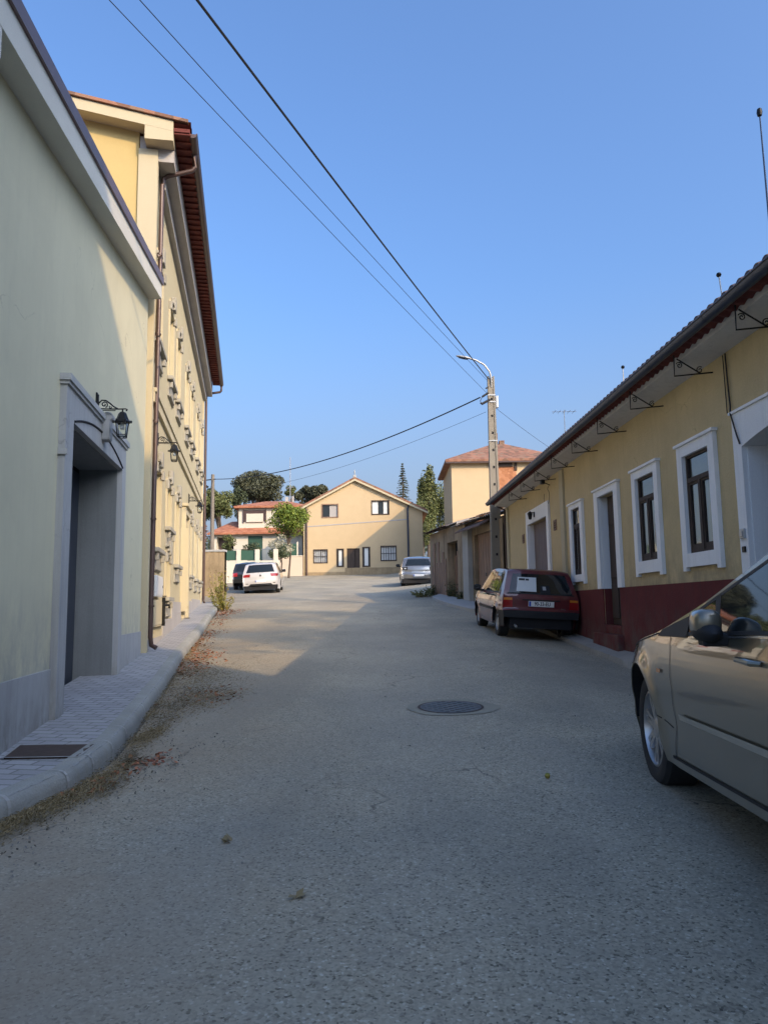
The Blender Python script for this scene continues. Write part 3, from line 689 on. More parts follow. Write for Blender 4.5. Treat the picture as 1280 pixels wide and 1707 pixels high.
# large near doorway with shallow arch
m=MB(); m.box(0,.055,-3.29,-3.12,.4,3.29); m.box(0,.055,-5.77,-5.6,.4,3.29)
n=14; pts=[]
for i in range(n+1):
    s_=-5.6+2.31*i/n; t=(i/n)*2-1; pts.append((s_,2.92+.13*(1-t*t)))
for (s0,z0),(s1,z1) in zip(pts,pts[1:]):
    m.add([(o,s,z) for o in(-.27,.053) for s,z in((s0,z0),(s1,z1),(s1,3.29),(s0,3.29))],[(0,1,2,3),(4,5,6,7),(0,1,5,4),(2,3,7,6)])
m.box(0,.075,-5.8,-3.09,3.292,3.32)
m.box(-.275,0,-3.302,-3.291,.4,2.95)
f=T.part('doorway_frame',m,M['white'])
m=MB(); m.box(-.32,-.272,-5.6,-3.29,.45,3.06)
for k in range(7):
    for j in range(4): m.bbox(-.272,-.255,-5.56+k*.33,-5.56+k*.33+.29,.55+j*.62,.55+j*.62+.56,.006)
T.part('door',m,M['darkwood'],parent=f)
# vents
for s_ in(4.66,7.86):
    m=MB(); frame_rect(m,0,.02,s_-.11,s_+.11,2.85,3.07,.025)
    for j in range(4): m.box(0,.012,s_-.09,s_+.09,2.885+j*.045,2.905+j*.045)
    v=T.part('wall_vent',m,M['greywood']); m=MB(); m.box(0,.004,s_-.085,s_+.085,2.875,3.045); T.part('vent_recess',m,M['dark'],parent=v)
# eaves
m=MB(); m.add([(o,s,z) for s in(-15,10.0) for o,z in((-.3,3.99),(.34,4.055),(.345,4.13),(-.3,4.13))],[(0,1,2,3),(4,5,6,7),(0,1,5,4),(1,2,6,5),(2,3,7,6),(3,0,4,7)])
T.part('soffit',m,M['eave_plaster'])
per=.152
def tz_(s): return abs(math.sin(PI*s/per))**.6*.065
st=frange(-15,10.1,per/8)
m=MB(); RW=[(.50,4.165),(.50,4.195),(.1,4.36),(-3.2,5.74)]
m.grid(lambda i,j:(RW[j][0],st[i],RW[j][1]+(tz_(st[i]) if j else 0)),len(st),4)
m.grid(lambda i,j:([-3.2,-7.0][j],st[i],[5.72,4.4][j]+tz_(st[i])),len(st),2)
m.tube([(-3.2,-15,5.75),(-3.2,10.1,5.75)],.09,8)
rf=T.part('roof',m,M['tile_dark'],smooth=True,recalc=False)
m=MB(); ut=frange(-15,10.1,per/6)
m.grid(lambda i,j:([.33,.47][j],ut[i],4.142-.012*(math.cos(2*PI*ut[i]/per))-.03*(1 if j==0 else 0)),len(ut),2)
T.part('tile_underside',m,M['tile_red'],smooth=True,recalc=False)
m=MB(); m.grid(lambda i,j:(.515+.06*math.cos(PI+PI*j/10),-15+25.1*i,4.15+.062*math.sin(PI+PI*j/10)),2,11)
m.tube([(.577,-15,4.155),(.577,10.1,4.155)],.010,6); m.tube([(.457,-15,4.155),(.457,10.1,4.155)],.008,6)
for s_ in frange(-14,9.5,1.45): m.grid(lambda i,j:(.515+.064*math.cos(PI+PI*j/10),s_+.025*i,4.15+.066*math.sin(PI+PI*j/10)),2,11)
m.add([(.515+.06*math.cos(PI+PI*j/10),10.1,4.15+.06*math.sin(PI+PI*j/10)) for j in range(11)],[tuple(range(11))])
T.part('gutter',m,M['gutter'],smooth=True,recalc=False)
for k in range(9):
    s_=-4.1+1.43*k
    m=MB(); m.tube([(.43,s_,4.10),(.435,s_,3.86),(.0,s_,3.90)],.009,6); m.tube([(.40,s_,4.06),(.14,s_,3.89)],.008,6)
    m.tube(scroll((.375,s_,3.985),.038,1.4,(1,0,0),(0,0,1),a0=.5),.006,6); m.tube(scroll((.145,s_,3.93),.04,1.4,(1,0,0),(0,0,1),a0=2.2,sgn=-1),.006,6)
    T.part('eaves_bracket',m,M['iron'],smooth=True)
m=MB(); m.tube([(.02,-3.02,4.0),(.02,-3.03,3.7),(.02,-3.05,3.4),(.075,-3.15,3.3),(.075,-3.25,3.05),(.065,-3.28,2.95)],.009,6); m.tube([(.018,-2.96,4.0),(.018,-2.97,3.35)],.006,6)
T.part('wall_cable',m,M['cable'],smooth=True)
m=MB(); m.bbox(.05,.08,-3.25,-3.16,1.98,2.08,.006); m.bbox(.08,.09,-3.235,-3.175,2.0,2.06,.004)
T.part('intercom',m,M['galv']); m=MB(); m.bbox(.05,.075,-3.235,-3.18,1.84,1.9,.006); T.part('doorbell',m,M['iron'])
m=MB(); m.tube([(.08,9.0,4.06),(.08,9.93,4.06)],.03,8); m.tube([(.3,9.93,4.1),(.25,9.93,4.05),(.06,9.98,3.95),(.06,10.0,.9)],.035,8)
T.part('downpipe',m,M['brown_pipe'],smooth=True)
Rs=lambda s,o:(3.65-.02304*s-.9997*o,10.9+.9997*s-.023*o)
# small lantern over garage, floodlight with hanging cable loop
x,y=Rs(6.36,.05); T=Thing('garage_lantern','small black lantern on the white lintel above the mauve garage door','wall lantern',(x,y,3.33),-1.32,sx=-1)
m=MB(); m.bbox(0,.02,-.04,.04,3.33,3.45,.005); m.tube([(.02,0,3.43),(.10,0,3.45)],.008,6); T.part('bracket',m,M['iron'])
m=MB(); m.lathe([(0,3.47),(.03,3.45),(.07,3.40),(.055,3.40),(.035,3.28),(0,3.27)],c=(.10,0,0),n=8); T.part('lamp_body',m,M['iron'])
x,y=Rs(4.9,.02); T=Thing('floodlight','small dark floodlight under the eaves with a loop of loose cable','floodlight',(x,y,3.75),-1.32,sx=-1)
m=MB(); m.bbox(.12,.2,-.07,.05,3.86,3.95,.01); m.tube([(0,0,3.84),(.14,0,3.9)],.01,6); T.part('lamp_head',m,M['iron'])
m=MB(); m.tube([(.01,.05,3.85)]+[(.012,.28+.24*math.cos(a),3.62+.17*math.sin(a)) for a in [PI*.6+2*PI*.8*i/20 for i in range(21)]],.005,5); T.part('cable_loop',m,M['cable'],smooth=True)
# roof finials / antennas
def finial(name,label,s_,o,z0,h,cat='roof antenna',cross=False,slant=0):
    x,y=Rs(s_,o); T=Thing(name,label,cat,(x,y,z0),0)
    m=MB(); m.tube([(0,0,z0),(slant,0,z0+h)],.008,6); T.part('mast',m,M['galv'])
    m=MB()
    if cross:
        m.tube([(-.25,0,z0+h*.96),(.25,0,z0+h*.96)],.006,5)
        for k in range(5): m.tube([(-.2+.1*k,-.15,z0+h*.96),(-.2+.1*k,.15,z0+h*.96)],.004,5)
        T.part('antenna_rods',m,M['galv'])
    else: m.lathe([(0,-.03),(.022,-.02),(.03,0),(.022,.02),(0,.03)],c=(slant,0,z0+h),n=10); T.part('ball_tip',m,M['iron'])
finial('roof_finial','short rod with dark ball tip on the ochre roof, nearest of the three',-2.67,-.2,4.4,.65,'roof finial',slant=-.05)
finial('roof_finial','short rod with dark ball tip on the ochre roof, middle of the three',.75,-.2,4.4,.67,'roof finial')
finial('roof_aerial','thin aerial with crossbar on the ochre roof, farthest of the three rods',4.34,-.2,4.4,.92,'roof aerial',cross=True)
T=Thing('roof_rod','long slim leaning rod with dark ball tip over the ochre roof at the right edge','roof rod',(4.36,8.0,4.7),0)
m=MB(); m.tube([(.03,0,4.5),(.0,0,5.5),(-.01,0,6.85)],[.018,.012,.008],8); T.part('mast',m,M['gutter'],smooth=True)
m=MB(); m.lathe([(0,-.06),(.025,-.04),(.032,0),(.025,.04),(0,.06)],c=(-.01,0,6.88),n=10); T.part('ball_tip',m,M['iron'],smooth=True)

# ------------------------------------------------------------------ old sheds
az=-11.1; p0=(2.67,23.9)
T=Thing('old_shed','old mottled stone and render shed with grey corrugated roof and plank doors','shed',(*p0,1.3),az,sx=-1)
m=MB(); wallsheet(m,0,.38,4.9,.9,lambda s:4.02,[(1.25,2.5,1.5,3.5,.3)]); wallsheet(m,-.05,-3.0,-.2,.7,lambda s:3.75,[(-1.95,-.42,1.2,3.5,.18)])
m.box(-5,-.32,-3.0,4.88,.5,3.9); m.quad((0,4.9,.9),(-.35,4.9,.9),(-.35,4.9,4.02),(0,4.9,4.02)); m.quad((0,.38,.9),(-.35,.38,.9),(-.35,.38,4.02),(0,.38,4.02))
T.part('wall',m,M['oldwall'],recalc=False)
m=MB(); m.box(-.1,.10,-.20,.38,1.0,3.72); T.part('pillar',m,M['slab'])
m=MB()
for k in range(6): m.bbox(-.2,-.165,-1.94+k*.255,-1.70+k*.255,1.2,3.5,.006)
dr=T.part('plank_door',m,M['greywood']); m=MB(); m.bbox(-.165,-.15,-1.2,-1.12,2.2,2.3,.004); T.part('lock',m,M['iron'],parent=dr)
m=MB()
for k in range(5): m.box(-.28,-.25,1.27+k*.25,1.27+k*.25+.2,1.5+.1*(k%2),3.2-.15*(k%3))
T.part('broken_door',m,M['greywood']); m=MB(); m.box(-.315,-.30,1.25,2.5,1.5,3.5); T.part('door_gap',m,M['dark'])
m=MB(); m.add([(o,s,z) for s,dz in((-2.1,.0),(.45,-.0)) for o,z in((-.1,3.84),(.32,3.62),(.32,3.67),(-.1,3.90))],[(0,1,2,3),(4,5,6,7),(0,1,5,4),(1,2,6,5),(2,3,7,6),(3,0,4,7)])
T.part('door_canopy',m,M['tile_dark'])
m=MB(); ss=frange(-2.4,5.1,.04)
m.grid(lambda i,j:([.12,-5][j],ss[i],[3.93,5.25][j]+.022*math.sin(2*PI*ss[i]/.18)+(.14 if ss[i]>.9 else 0)),len(ss),2)
T.part('corrugated_roof',m,plaster('grey_fibre_roof',(.27,.255,.24),grain=20,bs=.6,var=.3,streak=.5),smooth=True,ang=70,recalc=False)
m=MB(); ss=frange(2.2,5.15,.03); m.grid(lambda i,j:([.26,-.3][j],ss[i],[4.05,4.22][j]+.02*abs(math.sin(PI*ss[i]/.2))),len(ss),2); m.grid(lambda i,j:([.26,-.3][j],ss[i],[4.0,4.15][j]),len(ss),2)
T.part('tile_verge',m,M['tile_dark'],recalc=False)
random.seed(77)
for k in range(7):
    s0=2.62+k*.30; m=MB(); m.bbox(.005,.03,s0,s0+random.uniform(.2,.27),1.6+random.uniform(-.1,.15),3.2+random.uniform(-.5,.6),.004); T.part('wall_board',m,M['greywood'])
for k in range(5):
    s0=-1.9+k*.7; m=MB(); zz=3.95+.05*random.random(); m.add([(o,s,z) for s in(s0,s0+.62) for o,z in((.16,zz),(-.9,zz+.27),(-.9,zz+.285),(.16,zz+.02))],[(0,1,2,3),(4,5,6,7),(0,1,5,4),(1,2,6,5),(2,3,7,6),(3,0,4,7)]); T.part('roof_sheet',m,M['tile_old'] if k%2 else M['concrete'])
# neighbour outbuilding between sheds and end house
T=Thing('outbuilding','grey rendered outbuilding behind the silver hatchback','outbuilding',(4.6,47,3.1),0)
m=MB(); m.box(-1.25,2.6,0,6,2.5,5.3); m.add([(-1.25,0,5.3),(2.6,0,5.3),(2.6,0,6.7),(-.9,0,6.2),(-1.25,6,5.3),(2.6,6,5.3),(2.6,6,6.7),(-.9,6,6.2)],[(0,1,2,3),(4,5,6,7),(0,1,5,4),(1,2,6,5),(2,3,7,6),(3,0,4,7)])
T.part('wall',m,M['oldwall']); m=MB(); m.add([(-1.0,-.1,6.2),(2.7,-.1,6.73),(2.7,6.1,6.73),(-1.0,6.1,6.2),(-1.0,-.1,6.27),(2.7,-.1,6.8),(2.7,6.1,6.8),(-1.0,6.1,6.27)],[(0,1,2,3),(4,5,6,7),(0,1,5,4),(1,2,6,5),(2,3,7,6),(3,0,4,7)])
T.part('roof',m,M['tile_old'])

# ------------------------------------------------------------------ concrete pole with lamp
px_,py_=3.16,21.35; zg=G(px_,py_)
T=Thing('utility_pole','tall grey concrete utility pole with curved street lamp arm','utility pole',(px_,py_,zg),0)
m=MB(); hb,ht=.165,.095; top=7.93
def pq(z): t=(z-zg)/(top-zg); return hb+(ht-hb)*t
for sx_ in(-1,1):   # two flanges and rungs = slotted pole
    vs=[]
    for z in(zg-.2,top):
        w=pq(z); vs+=[(sx_*w,-w*.8,z),(sx_*w*.55,-w*.8,z),(sx_*w*.55,w*.8,z),(sx_*w,w*.8,z)]
    m.add(vs,[(0,1,2,3),(4,5,6,7),(0,1,5,4),(1,2,6,5),(2,3,7,6),(3,0,4,7)])
vs=[]
for z in(zg-.2,top-.05):
    w=pq(z)*.56; vs+=[(-w,-w*1.15,z),(w,-w*1.15,z),(w,w*1.15,z),(-w,w*1.15,z)]
m.add(vs,[(0,1,2,3),(4,5,6,7),(0,1,5,4),(1,2,6,5),(2,3,7,6),(3,0,4,7)])
T.part('pole',m,M['pole'])
m=MB()
for k in range(13):
    z=zg+.5+k*.5; w=pq(z); m.box(-.028,.028,-w*.7,-w*.62,z,z+.07)
T.part('bolt_hole',m,M['dark'])
m=MB()
for z in(7.15,7.35,6.0): w=pq(z)+.006; m.box(-w,w,-w*.83,w*.83,z,z+.035)
T.part('steel_band',m,M['galv'])
m=MB(); arm=[(0,-.05,7.6),(0,-.1,7.85),(-.04,-.12,8.05),(-.2,-.16,8.25),(-.45,-.2,8.38),(-.62,-.22,8.42)]
m.tube(arm,.026,10); T.part('lamp_arm',m,M['galv'],smooth=True)
m=MB(); m.lathe([(0,0),(.035,.01),(.06,.08),(.07,.22),(.055,.36),(.02,.42),(0,.425)],axis='x',c=(0,0,0),n=16)
m.xf(Matrix.Translation((-.60,-.22,8.42))@Matrix.Rotation(PI,4,'Z')@Matrix.Rotation(R_(-12),4,'Y')@Matrix.Diagonal((1,1,.55,1)))
hd=T.part('lamp_head',m,M['galv'],smooth=True)
m=MB(); m.lathe([(0,.06),(.045,.08),(.055,.2),(.04,.34),(0,.36)],axis='x',n=14)
m.xf(Matrix.Translation((-.60,-.22,8.392))@Matrix.Rotation(PI,4,'Z')@Matrix.Rotation(R_(-12),4,'Y')@Matrix.Diagonal((1,1,.6,1)))
T.part('lamp_lens',m,M['gutter'],parent=hd,smooth=True)
m=MB(); m.tube([(-.1,-.12,7.42),(-.28,-.14,7.30)],.03,8); m.tube([(-.06,-.12,7.22),(-.3,-.16,7.08),(-.33,-.16,7.12)],.035,8); m.tube([(-.28,-.14,7.3),(-.34,-.15,7.18),(-.33,-.16,7.1)],.01,6); m.tube([(-.09,-.1,7.60),(-.17,-.12,7.55)],.02,8)
T.part('cable_clamp',m,M['cable'])
m=MB(); m.bbox(.12,.19,-.06,.06,7.0,7.35,.01); T.part('fuse_box',m,M['galv'])
# ------------------------------------------------------------------ overhead lines
def cable(label,a,b,sag,r,group='overhead cables from the concrete pole'):
    a=Vector(a);b=Vector(b); n=36; pts=[]
    for i in range(n+1):
        t=i/n; p=a.lerp(b,t); p.z-=sag*4*t*(1-t); pts.append(p)
    o=Vector(a); m=MB(); m.tube([q-o for q in pts],r,6); ob=m.build('overhead_cable',M['cable'],smooth=True); ob.location=o
    tag(ob,label,'cable',group); return ob
PT=Vector((3.08,21.2,7.9))
cable('thick black cable from the concrete pole overhead to the top left',(3.07,21.25,7.85),(-7.5,-12,6.35),.22,.015)
cable('thin wire high above the street, leftmost at the top edge',(3.02,21.25,7.42),(-6.65,-3,7.66),.10,.005)
cable('thin wire high above the street between the other two overhead lines',(3.06,21.3,7.8),(-5.57,-3,6.70),.10,.005)
cable('black cable sagging from the concrete pole across to the wooden pole',(2.82,21.2,7.28),(-9.15,40,8.25),.62,.019)
cable('faint thin wire below the sagging black cable',(3.0,21.4,6.9),(-9.1,40,7.5),.5,.005)
cable('faint thin wire from the concrete pole down behind the ochre roof',(3.3,21.4,7.0),(8.5,27.5,5.6),.15,.005)
cable('cable continuing left from the wooden pole behind the cream house',(-9.15,40,8.25),(-24,44,8.6),.3,.02)

# ------------------------------------------------------------------ end house
T=Thing('gable_house','cream gabled house closing the street end with a dark door between narrow windows','house',(-1.7,57,3.6),0)
X0,X1=-4.42,4.62
def zr(x): return 11.2-.2-(abs(x+.5)*(.53 if x<-.5 else .47))
Hs=[(-2.99,-1.81,8.12,9.08),(.80,2.06,8.30,9.30),(-3.62,-2.65,4.68,5.62),(1.45,2.55,4.78,5.82),(-1.15,-.17,3.6,5.72),(-1.87,-1.43,4.38,5.65),(.08,.56,4.36,5.76)]
def wallY(mb,y,x0,x1,z0,zt,holes,depth):
    t=MB(); wallsheet(t,0,x0,x1,z0,zt,holes,depth)
    mb.add([(s,y-o,z) for o,s,z in t.v],t.f)
m=MB(); Hh=Hs+[]; wallY(m,0,X0,-.5,2.8,zr,[h for h in Hh if h[1]<-.5]+[(-1.15,-.5,3.6,5.72)],.15)
# centre split at ridge: door and others right of it
wallY(m,0,-.5,X1,2.8,zr,[(-.5,-.17,3.6,5.72)]+[h for h in Hh if h[0]>-.5],.15)
m.box(X0,X1,.17,11,2.5,7.2)
m.add([(X0,.0,7.2),(X0,.17,7.2),(X0,.17,2.8),(X0,0,2.8)],[(0,1,2,3)]); m.add([(X1,.0,8.6),(X1,.17,8.6),(X1,.17,2.8),(X1,0,2.8)],[(0,1,2,3)])
# side walls up to eaves and gable back
for X in(X0,X1): m.quad((X,0,7),(X,11,7),(X,11,zr(X)),(X,0,zr(X)))
m.add([(X0,11,7),(X1,11,7),(X1,11,zr(X1)),(-.5,11,zr(-.5)),(X0,11,zr(X0))],[(0,1,2,3,4)])
T.part('wall',m,M['housecream'],recalc=False)
m=MB()
for xa,xb in((X0-.38,-.5),(-.5,X1+.42)):
    za,zb=zr(xa),zr(xb); m.add([(xa,-.25,za),(xb,-.25,zb),(xb,11.2,zb),(xa,11.2,za),(xa,-.25,za+.16),(xb,-.25,zb+.16),(xb,11.2,zb+.16),(xa,11.2,za+.16)],[(0,1,2,3),(4,5,6,7),(0,1,5,4),(1,2,6,5),(2,3,7,6),(3,0,4,7)])
rf=T.part('roof',m,M['tile_old'])
m=MB()
for xa,xb in((X0-.38,-.5),(-.5,X1+.42)):
    za,zb=zr(xa),zr(xb); m.add([(xa,-.28,za-.14),(xb,-.28,zb-.14),(xb,-.02,zb-.14),(xa,-.02,za-.14),(xa,-.28,za-.002),(xb,-.28,zb-.002),(xb,-.02,zb-.002),(xa,-.02,za-.002)],[(0,1,2,3),(4,5,6,7),(0,1,5,4),(1,2,6,5),(2,3,7,6),(3,0,4,7)])
T.part('verge_board',m,M['trim_cream'])
m=MB(); m.bbox(-.62,-.38,-.2,.1,11.1,11.3,.02); m.lathe([(0,11.75),(.03,11.7),(.05,11.5),(.02,11.4),(.08,11.3),(.1,11.28)],c=(-.5,-.05,0),n=8); T.part('ridge_ornament',m,M['slab'],parent=rf)
m=MB(); m.add([(X0+.15,-.02,7.37),(3.45,-.02,7.82),(3.45,-.02,7.9),(X0+.15,-.02,7.45),(X0+.15,0,7.37),(3.45,0,7.82),(3.45,0,7.9),(X0+.15,0,7.45)],[(0,1,2,3),(0,1,5,4),(2,3,7,6)]); T.part('string_line',m,M['soffit'])
m=MB(); m.box(-1.3,X1,-.015,0,3.2,4.25); m.box(-4.3,-1.3,-.015,0,3.2,3.95); T.part('plinth',m,M['stone'])
m=MB(); m.tube([(X0-.12,-.1,9.05),(X0+.25,-.1,8.7),(X0+.25,-.1,8.5),(X0+.25,-.1,3.5)],.07,8); T.part('downpipe',m,M['brown_pipe'],smooth=True)
m=MB(); m.tube([(3.9,-.1,9.15),(3.55,-.1,8.9),(3.5,-.1,8.7),(3.5,-.1,3.7)],.07,8); T.part('downpipe',m,M['gutter'],smooth=True)
for k,(a,b,c,d) in enumerate(Hs):
    if k==4:
        m=MB(); m.box(a,b,.10,.13,c-.3,d)
        for q in range(5): m.box(a+.03+q*.19,a+.19+q*.19,.085,.10,c,d-.05)
        T.part('door',m,M['darkwood']); continue
    m=MB(); 
    def fr(mm,y0,y1,a,b,c,d,w): mm.box(a,a+w,y0,y1,c,d); mm.box(b-w,b,y0,y1,c,d); mm.box(a+w,b-w,y0,y1,d-w,d); mm.box(a+w,b-w,y0,y1,c,c+w)
    fr(m,-.03,.02,a-.06,b+.06,c-.06,d+.06,.08)
    w=T.part('window_frame',m,M['darkwood'] if k!=0 else M['greywood'])
    m=MB(); m.box(a,b,.11,.12,c,d); T.part('pane',m,M['glass'],parent=w)
    if k in(2,3):
        m=MB(); 
        for q in range(1,6): x=a+(b-a)*q/6; m.box(x-.02,x+.02,-.02,.0,c,d)
        m.box(a,b,-.022,-.002,(c+d)/2-.02,(c+d)/2+.02); T.part('window_bars',m,M['iron'],parent=w)
        m=MB(); m.box(a,(a+b)/2-.03,.095,.105,c,d); m.box((a+b)/2+.03,b,.095,.105,c,d); T.part('curtain',m,M['whitebox'],parent=w)
    if k==1:
        m=MB(); m.box(a,a+.45,.08,.10,c,d); m.box(b-.4,b-.12,.08,.10,c,d); T.part('shutter',m,M['whitebox'],parent=w)
    if k==0:
        m=MB(); m.box(a+.55,b,.08,.10,c,d); T.part('blind',m,M['soffit'],parent=w)
    if k>=5:
        m=MB(); m.box(a+.1,b-.1,.07,.1,c+.05,d-.05); T.part('panel',m,M['whitebox'],parent=w)
# little masonry bench stones in front
# ------------------------------------------------------------------ generic hip house
def hip(m,x0,x1,y0,y1,z,h,ridge=None,ov=.3,th=.1):
    cx,cy=(x0+x1)/2,(y0+y1)/2; rl=(x1-x0)/2-(y1-y0)/2 if ridge is None else ridge
    a=[(x0-ov,y0-ov,z),(x1+ov,y0-ov,z),(x1+ov,y1+ov,z),(x0-ov,y1+ov,z)]; b=[(x,y,zz-th) for x,y,zz in a]; r=[(cx-rl,cy,z+h),(cx+rl,cy,z+h)]
    m.add(a+b+r,[(0,1,9,8),(1,2,9),(2,3,8,9),(3,0,8),(4,5,6,7),(0,1,5,4),(1,2,6,5),(2,3,7,6),(3,0,4,7)])
T=Thing('white_villa','white two-storey villa with orange hip roofs and green shutters','house',(-10.5,62,3.9),0)
m=MB(); m.box(-1.6,3.75,.5,7,3.4,9.75); 
wallY(m,0,-3.6,3.75,3.4,7.5,[(-3.3,-1.9,5.3,7.2),(-.72,.48,5.1,7.25)],.8); m.box(-3.6,3.7,.9,7,3.4,7.5); m.quad((-3.6,0,3.4),(-3.6,.9,3.4),(-3.6,.9,7.5),(-3.6,0,7.5))
T.part('wall',m,M['housewhite'],recalc=False)
m=MB(); hip(m,-1.6,3.75,.5,7,9.78,.85,1.0,.35,.16); T.part('upper_roof',m,M['tile_orange'])
m=MB(); m.add([(-4.0,-.45,7.5),(4.0,-.45,7.5),(4.0,.52,7.98),(-1.6,.52,7.98),(-1.6,2.3,8.75),(-2.6,2.6,8.75),(-4.0,7,7.5),(-4.0,-.45,7.36),(4,-.45,7.36)],[(0,1,2,3,4,5),(0,5,6),(0,1,8,7)]); T.part('lower_roof',m,M['tile_orange'],recalc=False)
m=MB(); m.box(-1.15,.62,.44,.5,8.5,9.45); m.box(.62,.7,.40,.5,8.4,9.5); m.box(-1.23,-1.15,.40,.5,8.4,9.5); T.part('loggia',m,M['brown_pipe'])
m=MB(); m.box(-.95,.45,.36,.46,8.45,9.15); T.part('loggia_parapet',m,M['housewhite'])
m=MB(); m.box(2.6,3.0,.46,.5,8.6,9.3); T.part('window',m,M['greenpaint'])
m=MB(); m.box(-.72,.48,.05,.10,5.1,7.25); 
for k in range(16): m.box(-.70,.46,.035,.05,5.15+k*.13,5.24+k*.13)
T.part('shutter',m,M['greenpaint'])
m=MB(); m.box(-3.3,-1.9,.78,.80,5.3,7.2); T.part('porch',m,M['brown_pipe']); m=MB(); m.box(-2.5,-1.95,.72,.78,5.0,6.6); T.part('porch_door',m,M['dark'])
m=MB(); 
for k in range(14): m.tube([(-1.9+.4*k,-.5,5.3),(-1.9+.4*k,-.5,6.1)],.015,5)
m.tube([(-1.9,-.5,6.1),(3.6,-.5,6.1)],.025,5); T.part('balcony_rail',m,M['galv'])
m=MB(); m.box(1.9,2.15,3.3,3.6,10.2,10.95); m.box(2.5,2.65,3.3,3.5,10.2,11.0); T.part('chimney',m,M['slab'])
T=Thing('roof_mast','very tall thin antenna mast above the white villa roof','antenna',(-8.0,64,10.4),0)
m=MB(); m.tube([(0,0,10.3),(0,0,14.2)],.03,6); T.part('mast',m,M['galv']); m=MB(); m.tube([(-.3,0,11.5),(.3,0,11.6)],.02,5); T.part('antenna_rods',m,M['galv'])
# garden wall with green panels
T=Thing('garden_wall','white garden wall with pillars and dark green panels before the villa','garden wall',(-8.2,46,2.8),0)
m=MB(); m.box(-4.2,1.8,0,.2,2.3,4.22); T.part('wall',m,M['housewhite'])
for k in range(6):
    x=-4.2+k*1.13-.02; m=MB(); m.bbox(x,x+.26,-.03,.23,2.5,4.9,.02); T.part('pillar',m,M['housewhite'])
    if k<5 and k!=4: m=MB(); m.box(x+.27,x+1.10,.08,.12,4.26,4.85); T.part('green_panel',m,M['greenpaint'])
T=Thing('yard_wall','plain pinkish white yard wall joining the villa to the cream gabled house','yard wall',(-7.3,56.6,3.6),0)
m=MB(); m.box(-1.0,1.15,0,.25,3.0,5.15); T.part('wall',m,M['pinkwall']); m=MB(); m.box(-1.03,1.16,-.03,.28,5.15,5.22); T.part('coping',m,M['housewhite'])
T=Thing('yard_gate','dark green gate panel above the pinkish yard wall','gate',(-7.2,57.2,5.2),0)
m=MB(); m.box(-.95,.55,0,.08,5.0,6.15); T.part('panel',m,M['greenpaint']); m=MB(); m.box(.55,.65,-.02,.1,5.0,6.3); m.box(-1.05,-.95,-.02,.1,5.0,6.3); T.part('post',m,M['housewhite'])
# stone wall by the far corner
T=Thing('stone_wall','rough tan stone wall beyond the corner of the tall cream house','stone wall',(-8.3,31.6,1.8),0)
m=MB(); nx=24; 
m.grid(lambda i,j:(-1.6+3.2*i/nx,.03*noise.noise(Vector((i*.7,j*.7,0))),1.3+(2.45 if j else 0)*j/8+(.05*noise.noise(Vector((i,9,0))) if j==8 else 0)),nx+1,9); m.box(-1.6,1.6,.05,.4,1.3,3.72)
m.quad((1.6,0,1.3),(1.6,.4,1.3),(1.6,.4,3.72),(1.6,0,3.72))
T.part('masonry',m,M['stone'],recalc=False)
m=MB(); m.box(-1.6,1.62,-.04,.44,3.72,3.8); T.part('coping',m,M['slab']); m=MB(); m.box(-.1,.02,-.05,.0,1.6,3.7); m.box(.62,.72,-.05,0,1.6,3.7); T.part('post',m,M['stone'])
# red roof house behind sheds
T=Thing('tiled_house','cream house with weathered hip roof and bare brick patch behind the sheds','house',(7.0,48,4),0)
m=MB(); m.box(-2.62,4.5,0,6.5,3,10.55); T.part('wall',m,M['housecream'])
m=MB(); hip(m,-2.62,4.5,0,6.5,10.62,1.75,.35,.4,.15); rf=T.part('roof',m,M['tile_old'])
m=MB(); m.box(-3.0,4.9,-.38,-.3,10.38,10.5); T.part('eaves_board',m,M['brown_pipe'])
m=MB(); m.box(.18,1.55,-.03,.0,7.5,10.15); T.part('brick_infill',m,M['brick']); m=MB(); m.box(-.2,1.3,-.12,0,10.15,10.4); m.box(1.45,1.6,-.1,0,9.9,10.4); T.part('lintel',m,M['darkwood'])
m=MB(); m.bbox(1.0,1.35,3.0,3.4,12.1,12.55,.02); m.tube([(.9,3.2,12.2),(.9,3.2,13.1)],.02,6); T.part('chimney',m,M['tile_old'],parent=rf)
# wooden pole
T=Thing('wooden_pole','weathered wooden utility pole behind the far corner of the cream house','utility pole',(-9.15,40,2.4),0)
m=MB(); m.tube([(0,0,2.3),(0,0,8.5)],[.13,.09],10); T.part('pole',m,M['polewood'],smooth=True)
m=MB(); m.tube([(-.35,0,8.2),(.15,0,8.25)],.03,6); m.tube([(-.35,0,7.8),(-.28,0,7.9)],.09,8); T.part('cross_arm',m,M['cable'])
# ------------------------------------------------------------------ vegetation
def leafquad(mb,p,sz,flat=0,asp=.55):
    a=random.random()*2*PI; b=math.acos(random.uniform(-1,1))*(1-flat)+flat*random.uniform(0,.5)
    n=Vector((math.sin(b)*math.cos(a),math.sin(b)*math.sin(a),math.cos(b)))
    u=n.orthogonal().normalized(); c=random.random()*2*PI; w=n.cross(u); u=u*math.cos(c)+w*math.sin(c); w=n.cross(u)
    u*=sz*.5; w*=sz*.5*asp; p=Vector(p)
    mb.add([p-u,p+w*.9,p+u,p-w*.9],[(0,1,2,3)])
def clump(mb,c,r,n,sz,shell=.45):
    for _ in range(n):
        while 1:
            q=Vector((random.uniform(-1,1),random.uniform(-1,1),random.uniform(-1,1)))
            if shell<q.length<1: break
        leafquad(mb,(c[0]+q.x*r[0],c[1]+q.y*r[1],c[2]+q.z*r[2]),sz*random.uniform(.6,1.3))
